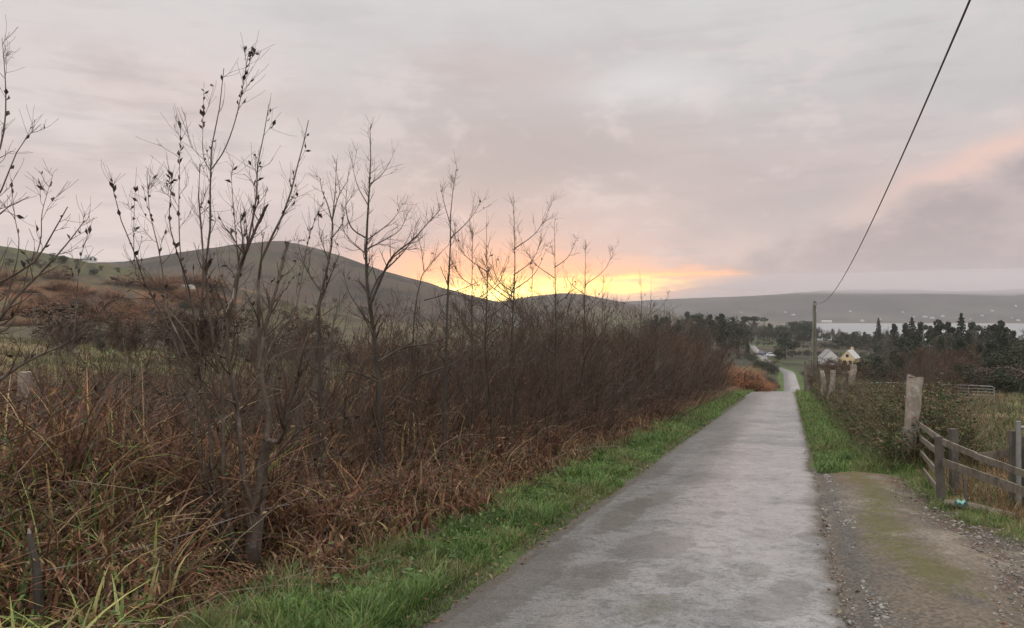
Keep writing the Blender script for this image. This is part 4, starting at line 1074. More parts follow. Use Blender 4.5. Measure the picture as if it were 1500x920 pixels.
# rough pasture: olive and straw tussocks on both sides ---------------------------------------------
g = Stuff()
FIELD = [(.12, .112, .046, 3), (.09, .10, .036, 3), (.155, .12, .06, 2), (.065, .078, .03, 2), (.10, .068, .042, 1.5)]
def pasture(N, xf, y0, y1, hr, pal, per=14, sd=.12, wr=(.004, .008)):
    k = N // per; u_ = rng.uniform(0, 1, k); y = y0 * (y1 / y0) ** u_; x = xf(y, rng.uniform(0, 1, k))
    pa = fbm(x*.3, y*.3, 221)
    cx = np.repeat(x, per); cyy_ = np.repeat(y, per); sc_ = sd * np.interp(cyy_, [8, 60, 140], [1, 2.5, 4])
    x2 = cx + rng.normal(0, 1, k*per) * sc_; y2 = cyy_ + rng.normal(0, 1, k*per) * sc_; m = k*per
    pk = pick(pal, k).repeat(per, 0) * rng.uniform(.75, 1.25, (m, 1))
    h = np.repeat(rng.uniform(*hr, k) * (.6 + .8*pa), per) * rng.uniform(.5, 1.1, m)
    g.add(*blades(np.stack([x2, y2, gz(x2, y2) - .03], 1), h, rng.uniform(*wr, m) * np.interp(y2, [8, 30, 140], [1.2, 3, 11]), rng.uniform(0, 6.28, m), rng.uniform(.1, .8, m), pk, 3, rng.uniform(0, .5, m)))
pasture(60000, lambda y, q: Xr(y) - 6.5 - q * (.70*y + 4 + .344*y), 8, 130, (.25, .7), FIELD)
pasture(46000, lambda y, q: Xr(y) + np.where(y < 15, 4.6, 4.0) + q * (.45*y + 3), 8, 70, (.15, .62), [(.11, .10, .042, 2), (.08, .09, .033, 3), (.13, .085, .046, 3), (.085, .06, .038, 3), (.16, .12, .062, .8), (.06, .078, .028, 3)], per=20, sd=.16)
straw = [(.18, .10, .048, 3), (.13, .078, .04, 2.4), (.21, .145, .08, 1), (.085, .10, .036, 1.6)]
pasture(9000, lambda y, q: np.interp(y, [8, 9, 10.5, 14], [5.5, 5.7, 5.9, 7.2]) + q * 2.6, 8.2, 14, (.18, .45), straw, per=16, sd=.1)
g.build('rough_pasture', M['grass'])

# growth on the earth bank right of the lane ---------------------------------------------------------
u = Stuff()
BANK = [(.05, .07, .028, 3), (.07, .08, .035, 2), (.13, .09, .05, 2), (.10, .065, .042, 2), (.19, .155, .08, 1.3), (.035, .05, .024, 2)]
x, y, s = clump_pts(26000, 2.5, 4.4, 13.6, 62, 1.2, 16, .12); k = len(x)
hb_ = np.interp(y, [13, 18, 30, 60], [.75, .7, .5, .35]) * (.5 + fbm(x*.8, y*.8, 231)) * np.interp(s, [2.3, 2.9, 3.4], [.35, .8, 1])
u.add(*blades(np.stack([x, y, gz(x, y) - .03], 1), hb_ * rng.uniform(.5, 1.3, k), rng.uniform(.005, .012, k) * np.interp(y, [14, 60], [1, 3]), rng.uniform(0, 6.28, k), rng.uniform(.1, 1.0, k), pick(BANK + [(.19, .155, .08, 3)], k), 4, rng.uniform(0, .7, k)))
x, y, s = pts_lane(17000, 2.55, 4.3, 13.5, 62, 1.1); k = len(x)
z = gz(x, y) + rng.uniform(.02, 1.0, k) * np.interp(y, [13, 18, 30, 60], [.95, .85, .6, .45]) * (.45 + 1.1*fbm(x*.8, y*.8, 231)) * np.interp(s, [2.4, 3.0, 3.4], [.35, .85, 1])
V, F = leaf_mesh(np.stack([x, y, z], 1), norm(rng.normal(0, 1, (k, 3)) * np.array([1, 1, .6])), rng.uniform(.05, .11, k) * np.interp(y, [14, 60], [1, 1.8]), rng.uniform(.03, .06, k) * np.interp(y, [14, 60], [1, 1.8]))
u.add(V, F, pick(BANK, k).repeat(5, 0))
x, y, s = pts_lane(1700, 2.6, 4.3, 13.6, 60, 1.1); k = len(x)
u.add(*fronds(np.stack([x, y, gz(x, y) + rng.uniform(.1, .7, k)], 1), rng.uniform(.3, .55, k), rng.uniform(0, 6.28, k), pick([(.11, .06, .036, 4), (.06, .08, .03, 8), (.15, .11, .06, 3)], k), 8))
u.build('bank_growth', M['veg'])
n = 420; x, y, s = pts_lane(n, 2.7, 4.3, 13.7, 60, 1.1); az = rng.uniform(0, 6.28, n); L = rng.uniform(.6, 1.5, n); t = np.linspace(0, 1, 8)[None]; hh_ = rng.uniform(.5, 1.35, n) * np.interp(y, [14, 60], [1, .6])
P = np.stack([x[:, None] + np.cos(az)[:, None]*L[:, None]*t, y[:, None] + np.sin(az)[:, None]*L[:, None]*t, gz(x, y)[:, None] + hh_[:, None]*4*(t*.6)*(1-t*.6)], -1) + rng.normal(0, .02, (n, 8, 3))
rr_ = np.interp(y, [14, 60], [.004, .008])[:, None] * np.linspace(1, .35, 8)[None]
V, F = tubes(P, rr_, 3); q1, r1 = grow(P, rr_, 5, (.2, .5), .7, up=.2, n=4, rmin=.002); V1, F1 = tubes(q1, r1, 3)
tag(np_mesh('bank_brambles', np.vstack([V, V1]), np.vstack([F, F1 + len(V)]), M['twig']), kind='stuff')

# drift of small stones and grit on the pull-in -----------------------------------------------------
def stone(r, seed):
    q = np.array([(-1,-1,-1),(1,-1,-1),(1,1,-1),(-1,1,-1),(-1,-1,1),(1,-1,1),(1,1,1),(-1,1,1),(0,0,1.35),(0,0,-1.2),(1.35,0,0),(-1.35,0,0),(0,1.35,0),(0,-1.35,0)], float)
    q = norm(q) * np.random.default_rng(seed).uniform(.75, 1.2, (14, 1)) * r
    f = [(0,1,13),(1,5,13),(5,4,13),(4,0,13),(1,2,10),(2,6,10),(6,5,10),(5,1,10),(2,3,12),(3,7,12),(7,6,12),(6,2,12),(3,0,11),(0,4,11),(4,7,11),(7,3,11),(4,5,8),(5,6,8),(6,7,8),(7,4,8),(1,0,9),(2,1,9),(3,2,9),(0,3,9)]
    return q, np.array(f)
u = Stuff()
k = 0
for i in range(6000):
    yy = 4.2 * (13 / 4.2) ** rng.random(); ss = rng.choice([rng.normal(1.62, .14), rng.normal(3.0, .22), rng.uniform(1.6, 5.6)], p=[.4, .27, .33])
    xx = float(Xr(yy)) + ss
    if ss < 1.36 or not bool(layby_amt(np.array(xx), np.array(yy))): continue
    V, F = stone(np.array([1, rng.uniform(.6, 1.2), rng.uniform(.4, .8)]) * rng.uniform(.005, .016) * (1 + (rng.random() < .06)), i)
    a = rng.uniform(0, 6.28); V = np.stack([V[:, 0]*math.cos(a) - V[:, 1]*math.sin(a), V[:, 0]*math.sin(a) + V[:, 1]*math.cos(a), V[:, 2]], 1)
    gq = rng.uniform(.10, .30); u.add(V + np.array([xx, yy, ZL(xx, yy) + .004 - .03 * (ss < 1.6)]), F, np.array([gq, gq*.93, gq*.85]))
# crumbs of broken tarmac and grit lying on the lane
for cs, cy_, a, b, n_ in ((.05, 5.8, .22, .35, 130), (-.35, 7.6, .35, .5, 70), (1.05, 6.4, .2, .3, 90), (.2, 9.3, .15, .3, 40), (-1.3, 7.5, .16, 2.6, 420), (1.38, 9.0, .14, 3.2, 420), (-.6, 6.8, .3, .5, 60), (0, 9, 1.2, 3.5, 120), (.6, 6.9, .12, .2, 50)):
    for i in range(n_):
        ss = rng.normal(cs, a); yy = rng.normal(cy_, b)
        if yy < 4 or abs(ss) > 1.55: continue
        V, F = stone(np.array([1, rng.uniform(.6, 1.2), rng.uniform(.3, .6)]) * rng.uniform(.003, .011), i)
        gq = rng.choice([.035, .05, .09, .22], p=[.35, .35, .2, .1]); u.add(V + np.array([float(Xr(yy)) + ss, yy, float(Pr(yy)) + .012 * (1 - (ss/1.6)**2) - .012]), F, np.array([gq, gq*.93, gq*.85]))
u.build('loose_gravel', M['veg'])
# ------------------------------------------------------------------ trees of the valley
def quads_at(pos, size, flat=.0):
    N = len(pos); a = norm(rng.normal(size=(N, 3)) * np.array([1, 1, 1 - flat])); b = norm(np.cross(a, rng.normal(size=(N, 3))))
    s = (size * rng.uniform(.5, 1.2, N))[:, None]
    V = np.stack([pos - a*s, pos - b*s*.45, pos + a*s, pos + b*s*.45], 1).reshape(-1, 3)
    return V, np.arange(4*N).reshape(-1, 4)

def crown_tree(name, kind, H=10.0, tint=(.030, .040, .022), n=2600):
    e = empty(name, (0, 0, 0)); tr = MB(); pos = []
    tr.tube([(0, 0, -.4), (.05, .03, H*.25), (-.08, .05, H*.55), (0, 0, H*.92)], [H*.022, H*.018, H*.012, H*.003], 7)
    lob = []
    if kind == 'spruce':
        tiers = 17
        for k in range(tiers):
            z = H * (.10 + .87 * k / tiers); r = H * .20 * (1 - k / tiers) ** .85 * rng.uniform(.6, 1.35) + .1
            m = int(n / tiers * (1.5 - k / tiers))
            a = np.round(rng.uniform(0, 6.28, m) * 7 / 6.28) * 6.28 / 7 + rng.normal(0, .22, m) + k; q = rng.uniform(0, 1, m) ** .6
            pos.append(np.stack([np.cos(a)*q*r, np.sin(a)*q*r, z - q*r*.45 + rng.normal(0, H*.008, m)], 1))
            for w_ in range(3):
                aw = k + w_ * 2.1; tr.tube([(0, 0, z), (math.cos(aw)*r*.8, math.sin(aw)*r*.8, z - r*.3)], [H*.005, H*.001], 3)
        pos.append(np.stack([rng.normal(0, .04, 60), rng.normal(0, .04, 60), rng.uniform(H*.93, H*1.0, 60)], 1))
    else:
        if kind == 'umbrella':
            lob = [((rng.normal(0, H*.2), rng.normal(0, H*.2), H*rng.uniform(.84, .93)), (H*.17, H*.17, H*.065)) for _ in range(9)]
        elif kind == 'pine':
            lob = [((rng.normal(0, H*.10*(1.2-z)), rng.normal(0, H*.10*(1.2-z)), H*z), (H*.13*(1.35-z), H*.13*(1.35-z), H*.075)) for z in np.linspace(.30, .93, 13)]
        else:
            for _ in range(16):
                z = rng.uniform(.12, .86); rad = H * .30 * math.sin(math.pi * (z * .8 + .14)) ; a = rng.uniform(0, 6.28)
                lob.append(((math.cos(a)*rad*rng.uniform(.3, 1), math.sin(a)*rad*rng.uniform(.3, 1), H*z), (H*.15, H*.15, H*.12)))
        for c_, r_ in lob:
            m = n // len(lob); q = norm(rng.normal(size=(m, 3))) * (rng.uniform(.35, 1, m) ** .5)[:, None]
            pos.append(np.array(c_) + q * np.array(r_) * rng.uniform(.8, 1.15))
            tr.tube([(0, 0, c_[2]*.72), (c_[0]*.5, c_[1]*.5, c_[2]*.85), c_], [H*.009, H*.006, H*.002], 4)
    pos = np.vstack(pos)
    V, F = quads_at(pos, np.full(len(pos), H*.026))
    cl = np.array(tint) * rng.uniform(.6, 1.5, (len(pos), 1)) * rng.uniform(.9, 1.1, (len(pos), 3))
    tr.build('trunk', M['dark_trunk'], e)
    np_mesh('crown', V, F, M['needle'], e, colr=cl.repeat(4, 0))
    return e

PR = {
 'spruce': crown_tree('spruce_tree', 'spruce', tint=(.022, .032, .020)),
 'spruce2': crown_tree('spruce_tree', 'spruce', tint=(.026, .034, .022)),
 'pine': crown_tree('pine_tree', 'pine', tint=(.025, .033, .019)),
 'pine2': crown_tree('pine_tree', 'pine', tint=(.030, .036, .022)),
 'round': crown_tree('evergreen_tree', 'round', tint=(.022, .032, .018), n=3600),
 'round2': crown_tree('evergreen_tree', 'round', tint=(.034, .040, .022), n=3200),
 'umbrella': crown_tree('umbrella_pine', 'umbrella', tint=(.02, .027, .017)),
 'gorse': crown_tree('gorse_bush', 'round', tint=(.034, .034, .022), n=2200),
 'brown': crown_tree('scrub_bush', 'round', tint=(.062, .044, .034), n=1900),
}
def bare_proto(name, bark, H=10.0):
    e = bush_proto(name, H, H*.18, 5, 20, 10, bark, 0, tr=.028, up=.5, upr=1.6)
    return e
PR['bare'] = bare_proto('bare_tree', 'twig_grey'); PR['bare2'] = bare_proto('bare_tree', 'twig_red')

def tree_px(kind, px_, top, Y, label, group=None, wide=1.0, cat='tree'):
    x = (px_ - 750) / F_PX * Y; z = float(G(x, Y)); h = (450 - top) / F_PX * Y - z
    s = max(h, 1.0) / 10.0
    return place(PR[kind], (x, Y, z), rng.uniform(0, 6.28), s, label, cat, group, sx=s * wide)
def hit(px_, y, y0=8.0, y1=3500.0):
    Ys = y0 * (y1 / y0) ** np.linspace(0, 1, 3000); below = (450 - y) / F_PX * Ys < G((px_ - 750) / F_PX * Ys, Ys)
    i = int(np.argmax(below)) if below.any() else -1
    Yh = float(Ys[i]); return (px_ - 750) / F_PX * Yh, Yh, float(G((px_ - 750) / F_PX * Yh, Yh))

tree_px('round', 1150, 486, 300, 'broad dark evergreen standing alone at the bend of the lane', wide=1.28)
tree_px('round2', 1141, 506, 292, 'small rounded dark evergreen at the foot of the broad one by the bend', wide=1.25)
tree_px('umbrella', 1101, 463, 470, 'flat topped umbrella pine on the skyline beyond the lane', wide=.95)
tree_px('spruce', 1095, 491, 330, 'thin dark cypress shaped tree beside the far stretch of lane', wide=.7)
gA = 'wood left of the far lane'
for i, px_ in enumerate(np.arange(952, 1092, 5.2)):
    k = ['bare', 'round2', 'pine', 'round', 'bare', 'pine2'][i % 6]
    tree_px(k, px_ + rng.uniform(-3, 3), rng.uniform(455, 463) + max(0, px_ - 1060) * .25 - (0 if px_ > 1000 else -6), rng.uniform(320, 430),
            {'b': 'grey leafless tree in the wood left of the far lane', 'r': 'dark leafy tree in the wood left of the far lane', 'p': 'dark pine in the wood left of the far lane'}[k[0]], gA, wide=rng.uniform(.9, 1.3))
gB = 'tree belt behind the far fields'
for i, px_ in enumerate(np.arange(1086, 1236, 4.6)):
    dark = 1158 < px_ < 1190
    k = 'round' if dark else ['bare', 'bare', 'round2', 'bare', 'pine2'][i % 5]
    top = rng.uniform(468, 473) if dark else rng.uniform(469, 478)
    if px_ > 1192: top = rng.uniform(478, 486)
    tree_px(k, px_, top, rng.uniform(480, 580), 'dark evergreen in the tree belt behind the far fields' if k[0] in 'rp' else 'grey leafless tree in the belt behind the far fields', gB, wide=1.35)
for i, px_ in enumerate(np.arange(1228, 1300, 5.5)):
    k = ['round2', 'pine', 'round'][i % 3]
    tree_px(k, px_, rng.uniform(484, 490), rng.uniform(360, 470), 'low dark tree just under the strip of lake', 'low trees under the lake', wide=1.3)
spec = [(1287, 466, 330, 'spruce2', 'pointed dark spruce leftmost against the lake', .95), (1298, 478, 320, 'bare', 'thin grey tree beside the leftmost spruce', 1.0), (1309, 474, 300, 'pine2', 'open pine just right of the leftmost spruce', 1.0),
        (1326, 474, 290, 'pine', 'dark pine on the left shoulder of the big lakeside clump', 1.1), (1336, 465, 285, 'spruce2', 'dark spiky tree at the peak of the lakeside clump', 1.25), (1348, 472, 290, 'pine', 'dark pine right of the spiky peak', 1.1),
        (1362, 477, 270, 'pine2', 'pine behind the twin wooden poles', 1.0), (1374, 469, 260, 'pine', 'broad pine left of the tallest spruce', 1.25), (1390, 471, 255, 'pine2', 'dark pine close on the left of the tallest one', 1.1),
        (1408, 459, 250, 'spruce2', 'tallest spruce of the lakeside wood', 1.15), (1423, 472, 250, 'pine', 'dark pine close on the right of the tallest spruce', 1.2), (1437, 476, 245, 'round', 'rounded evergreen under the right part of the lake', 1.0),
        (1450, 476, 240, 'pine2', 'narrow pine before the right part of the lake', .85), (1467, 470, 230, 'pine', 'round headed pine standing clear against the lake', 1.0), (1484, 484, 225, 'pine2', 'low pine at the right edge under the lake', 1.2), (1501, 480, 220, 'round2', 'dark evergreen cut by the right edge', 1.0), (1525, 470, 225, 'pine', 'dark pine past the right edge', 1.1)]
for px_, top, Y, k, lab, wd in spec: tree_px(k, px_, top, Y, lab, 'lakeside conifers', wd)
gC = 'dark wood on the slope at the right'
for i in range(84):
    px_ = rng.uniform(1292, 1545); Y = rng.uniform(150, 250); f = (px_ - 1290) / 210
    top = rng.uniform(482, 522) - 8 * f
    if 1330 < px_ < 1425 and rng.random() < .35:
        tree_px('bare2', px_, rng.uniform(508, 525), rng.uniform(95, 140), 'reddish leafless tree in front of the dark wood', gC, wide=1.4); continue
    k = ['pine', 'round', 'spruce', 'round2', 'pine2', 'round', 'pine', 'round2', 'bare', 'pine2'][i % 10]
    tree_px(k, px_, top, Y, {'b': 'grey leafless tree among the evergreens on the right slope', 'p': 'dark pine massed in the wood on the right slope', 'r': 'dark rounded evergreen massed in the wood on the right slope', 's': 'dark spruce massed in the wood on the right slope'}[k[0]], gC, wide=rng.uniform(1.0, 1.5))
for i in range(34):
    px_ = rng.uniform(1385, 1560); tree_px(['round', 'round2', 'brown', 'gorse'][i % 4], px_, rng.uniform(528, 552), rng.uniform(75, 135), 'dark bush at the foot of the right hand wood', 'bushes at the foot of the wood', wide=1.6, cat='bush')
for px_, top, Y, k, wd in ((1262, 527, 92, 'round', 1.1), (1276, 519, 96, 'round', 1.1), (1292, 522, 94, 'round2', 1.1), (1306, 527, 92, 'round', 1.1), (1318, 533, 90, 'gorse', 1.2), (1285, 535, 86, 'round', 1.3)):
    tree_px(k, px_, top, Y, 'dark green shrub in the clump below the yellow house', 'shrub clump below the yellow house', wd, 'bush')
for px_, top, Y in ((1200, 536, 70), (1210, 528, 72), (1222, 527, 76), (1233, 528, 74), (1244, 533, 70), (1192, 545, 64), (1216, 538, 66), (1253, 540, 68)):
    tree_px('bare2', px_, top, Y, 'reddish brown leafless bush behind the leaning posts', 'brown bushes behind the leaning posts', 1.9, 'bush')
for px_, top, Y in ((1345, 556, 60), (1368, 548, 58), (1328, 552, 66), (1398, 556, 66), (1300, 552, 52), (1275, 553, 48), (1258, 556, 50), (1312, 556, 44)):
    tree_px('gorse', px_, top, Y, 'low dark bush along the top of the right field', 'low bushes along the top of the field', 1.7, 'bush')
# bush behind the big weathered gatepost
for q, (px_, Y, h) in enumerate(((1364, 16.5, 2.0), (1378, 18.5, 1.9), (1352, 19.5, 1.9), (1392, 21, 1.5))):
    x = (px_ - 750) / F_PX * Y; place(HB[(4, 0, 3, 4)[q]], gpt(x, Y), q*1.7, h/3.0, 'twiggy brown bush growing right behind the weathered gatepost', 'bush', 'bushes behind the gatepost', sx=h/3.0*.8)
# rust bracken and dark scrub left of the lane beyond the brow
def bracken_proto():
    e = empty('bracken_clump', (0, 0, 0)); k = 260
    a = rng.uniform(0, 6.28, k); r = 1.1 * rng.uniform(0, 1, k) ** .5
    b_ = np.stack([np.cos(a)*r, np.sin(a)*r, rng.uniform(.0, 1.25, k) * (1 - (r/1.25)**2)], 1)
    V, F, C = fronds(b_, rng.uniform(.4, .8, k), rng.uniform(0, 6.28, k), pick([(.30, .12, .042, 3), (.22, .09, .04, 3), (.14, .07, .038, 2)], k), 8)
    np_mesh('fronds', V, F, M['veg'], e, colr=C)
    t = np.linspace(0, 1, 4)[None]; P = np.stack([b_[:, 0:1] * (.7 + .3*t), b_[:, 1:2] * (.7 + .3*t), (b_[:, 2:3] + .05) * t - .05], -1)
    V, F = tubes(P, np.full((k, 4), .008), 3); np_mesh('stems', V, F, M['twig_red'], e)
    return e
PR['bracken'] = bracken_proto()
for px_, yb, Y, s_ in ((1048, 578, 66, 1.5), (1058, 575, 68, 1.7), (1068, 572, 70, 1.75), (1078, 576, 68, 1.7), (1088, 578, 69, 1.7), (1097, 581, 70, 1.55), (1104, 580, 72, 1.3), (1092, 560, 74, 1.8), (1075, 560, 76, 1.9), (1060, 560, 76, 1.9), (1110, 580, 74, 1.1)):
    x = (px_ - 750) / F_PX * Y; place(PR['bracken'], gpt(x, Y, -.1), rng.uniform(0, 6), s_ * 1.2, 'rust coloured dead bracken heaped beyond the brow on the left', 'plant', 'bracken beyond the brow')
for i in range(30):
    Y = rng.uniform(84, 150); s = rng.uniform(-7.5, -2.6); h = rng.uniform(1.4, 2.9) * (1 if s < -3.5 else .75)
    x = float(Xr(Y)) + s; k = ['brown', 'gorse', 'brown', 'round2'][i % 4]
    place(PR[k], gpt(x, Y), rng.uniform(0, 6), h/10, 'dark scrubby bush crowding the left side of the lane beyond the brow', 'bush', 'scrub along the lane beyond the brow', sx=h/10*1.6)
for i in range(46):
    Y = rng.uniform(150, 330); s = rng.uniform(-60, -3.2) if i % 3 else rng.uniform(-7, -3.0); h = rng.uniform(1.6, 3.4)
    x = float(Xr(Y)) + s; k = ['brown', 'gorse', 'bare2', 'round2'][i % 4]
    place(PR[k], gpt(x, Y), rng.uniform(0, 6), h/10, 'brown scrub bush in the hollow left of the far lane', 'bush', 'scrub in the hollow', sx=h/10*1.6)
# hedgerows across the fields to the right of the lane
for (pa, ya, pb, yb, n_) in ((1165, 330, 1330, 300, 22), (1170, 400, 1300, 390, 20), (1190, 240, 1330, 215, 16), (1110, 430, 1200, 440, 12), (1255, 170, 1390, 150, 14)):
    for q in range(n_):
        f = (q + rng.uniform(-.3, .3)) / n_; Y = ya + (yb - ya) * f; px_ = pa + (pb - pa) * f
        x = (px_ - 750) / F_PX * Y; h = rng.uniform(1.5, 3.4); k = ['brown', 'gorse', 'round2', 'brown', 'bare'][q % 5]
        place(PR[k], gpt(x, Y), rng.uniform(0, 6), h/10, 'bush of the rough hedgerows between the far fields', 'bush', 'hedgerow bushes between the far fields', sx=h/10*1.8)
# gorse and scrub on the hillside left
for i in range(96):
    c_ = [(30, 440, 40, 8), (95, 447, 30, 7), (172, 455, 12, 6), (170, 482, 24, 8), (215, 470, 40, 10), (130, 398, 60, 8), (60, 385, 50, 10), (250, 455, 40, 20), (330, 470, 50, 25), (430, 465, 60, 18), (520, 455, 50, 16)][i % 11]
    px_ = rng.normal(c_[0], c_[2]); y = rng.normal(c_[1], c_[3]*.8)
    x, Y, z = hit(px_, y, 40)
    if Y > 700 or Y < 115: continue
    h = Y * rng.uniform(5, 13) / F_PX; k = ['gorse', 'brown', 'brown', 'round2', 'brown'][i % 5]
    place(PR[k], (x, Y, z), rng.uniform(0, 6), h/10, 'dark gorse or scrub bush dotted over the hillside on the left', 'bush', 'scrub on the left hillside', sx=h/10*rng.uniform(1.4, 2.3))
for i in range(70):
    px_ = rng.uniform(-30, 330); y = rng.uniform(408, 482); x, Y, z = hit(px_, y, 40)
    if Y > 420 or Y < 60 or fbm(np.array(x*.04), np.array(Y*.04), 411) < .46: continue
    place(PR['bracken'], (x, Y, z - .1), rng.uniform(0, 6), Y * rng.uniform(.008, .014), 'patch of dead rust bracken on the slope at the left', 'plant', 'bracken on the left slope', sx=Y * rng.uniform(.014, .026))
# unkempt scrub across the fields behind the hedge
for i in range(120):
    px_ = rng.uniform(90, 700); Y = rng.uniform(38, 130); x = (px_ - 750) / F_PX * Y
    if fbm(np.array(x*.05), np.array(Y*.05), 401) < (.50 if px_ < 260 else .40): continue
    h = rng.uniform(1.3, 3.4); k = ['brown', 'bare2', 'gorse', 'bare', 'brown', 'bare2'][i % 6]
    place(PR[k], gpt(x, Y), rng.uniform(0, 6), h/10, 'brown scrub bush in the rough fields behind the hedge', 'bush', 'scrub in the fields behind the hedge', sx=h/10*rng.uniform(1.6, 2.6))

# ------------------------------------------------------------------ houses
def cottage(name, w, l, eav, ridge, wall, roof, label, loc, rz, chim=True, win=True, cat='house', group=None, attic=False):
    """Gable end faces -Y of its own frame; w across the gable, l deep."""
    e = empty(name, loc, label, cat, group, rz)
    h = w / 2
    V = [(-h, 0, -1), (h, 0, -1), (h, 0, eav), (0, 0, ridge), (-h, 0, eav), (-h, l, -1), (h, l, -1), (h, l, eav), (0, l, ridge), (-h, l, eav)]
    b = MB(); b.add(V, [(0, 1, 2, 3, 4), (6, 5, 9, 8, 7)]).add(V, [(1, 6, 7, 2), (5, 0, 4, 9)]); b.build('wall', wall, e)
    r = MB(); sl = (ridge - eav) / h; o = .12
    for sg in (-1, 1):
        P = [(0, -o, ridge + .03), (sg*(h+.25), -o, eav - .25*sl + .03), (sg*(h+.25), l+o, eav - .25*sl + .03), (0, l+o, ridge + .03)]
        T = [(x, y, z + .14) for x, y, z in P]
        r.add(P + T, [(0, 1, 2, 3), (4, 7, 6, 5), (0, 4, 5, 1), (1, 5, 6, 2), (2, 6, 7, 3)])
    ro = r.build('roof', roof, e)
    if chim:
        c = MB().box((-.35, l*.86, ridge - .3), (.35, l*.86 + .6, ridge + .75)).box((-.42, l*.86 - .06, ridge + .75), (.42, l*.86 + .66, ridge + .85)); c.build('chimney', wall, ro)
    if win:
        for x_, z_ in ([(-.9, .9), (.9, .9)] + ([(0, eav + .35)] if attic else [])):
            MB().box((x_ - .4, -.03, z_), (x_ + .4, .03, z_ + .95)).build('window', M['window'], e)
    return e
def house_at(px_, ybase, Y, **kw):
    x = (px_ - 750) / F_PX * Y; return (x, Y, (450 - ybase) / F_PX * Y)
cottage('cottage', 4.2, 9, 2.5, 4.9, M['wall_cream'], M['roof_pale'], 'small house with a yellow gable and a dark attic window beyond the leaning posts', (104.3, 250, float(G(104.3, 250)) + .1), R(-33), attic=True)
cottage('cottage', 4.9, 6, 2.0, 4.4, M['wall_white'], M['slate'], 'white gabled house close left of the yellow one', (100.8, 254, float(G(100.8, 254)) + .55), R(-8), chim=False, win=False)
x, Y, z = hit(136, 385, 120); cottage('cottage', 3.6, 5, 1.5, 2.5, M['wall_white'], M['slate'], 'tiny white cottage on the brow of the green hill', (x, Y, z), R(60))
x, Y, z = hit(757, 479, 60); q_ = Y / 300; cottage('cottage', 4.0*q_, 7*q_, 2.6*q_, 4.9*q_, M['wall_white'], M['slate'], 'white gable end showing through the hedge below the sunset', (x, Y, z), R(10), win=False)
x, Y, z = hit(998, 496, 60); cottage('cottage', 2.6, 5, 2.2, 3.6, M['wall_white'], M['slate'], 'white house half hidden at the right end of the hedge top', (x, Y, z), R(20), win=False)
x, Y, z = hit(283, 424, 60); cottage('shed_shape', 2.6, 11, 1.0, 1.6, M['wall_white'], M['slate'], 'pale streak of lane on the hillside behind the tall willow, built as a low shed', (x, Y, z), R(72), chim=False, win=False, cat='shed')  # shed shape standing in for a pale streak of hillside lane
x, Y, z = hit(1218, 472, 1900); cottage('shed_shape', 8, 26, 3.2, 4.6, M['wall_white'], M['roof_pale'], 'pale low building beside the left end of the lake', (x, Y, z), R(85), chim=False, win=False, cat='shed')
x, Y, z = hit(1305, 534, 60); cottage('shed_shape', 1.4, 2.2, .7, .85, M['wall_white'], M['wall_white'], 'small white trailer among dark shrubs right of the yellow house', (x, Y, z), R(70), chim=False, win=False, cat='trailer')
far = cottage('cottage', 9, 14, 3.6, 7.0, M['wall_white'], M['slate'], 'tiny white cottage on the far shore of the lake', (0, 0, 0), 0, win=False)
KID[far.name] = kids(far)
for o_ in list(KID[far.name]): KID[far.name] = KID[far.name]
first = True
for px_, y in ((1246, 457), (1323, 458), (1338, 465), (1358, 465), (1368, 467), (1380, 464), (1264, 471), (1441, 463), (1488, 449), (1482, 466), (1160, 462), (1152, 458), (1490, 470), (1422, 468), (1196, 455), (1085, 458), (1290, 468), (1455, 456)):
    x, Y, z = hit(px_, y, 1900)
    def cp(src):
        r = src.copy(); col.objects.link(r)
        for ch in kids(src):
            c = ch.copy(); col.objects.link(c); c.parent = r
            for g_ in kids(ch):
                dd_ = g_.copy(); col.objects.link(dd_); dd_.parent = c
        return r
    r = far if first else cp(far); first = False
    r.location = (x, Y, z); r.rotation_euler = (0, 0, rng.uniform(-1.4, 1.4)); r.scale = (rng.uniform(.4, .8),) * 3
    tag(r, 'tiny white cottage on the far shore of the lake', 'house', 'white cottages across the lake')

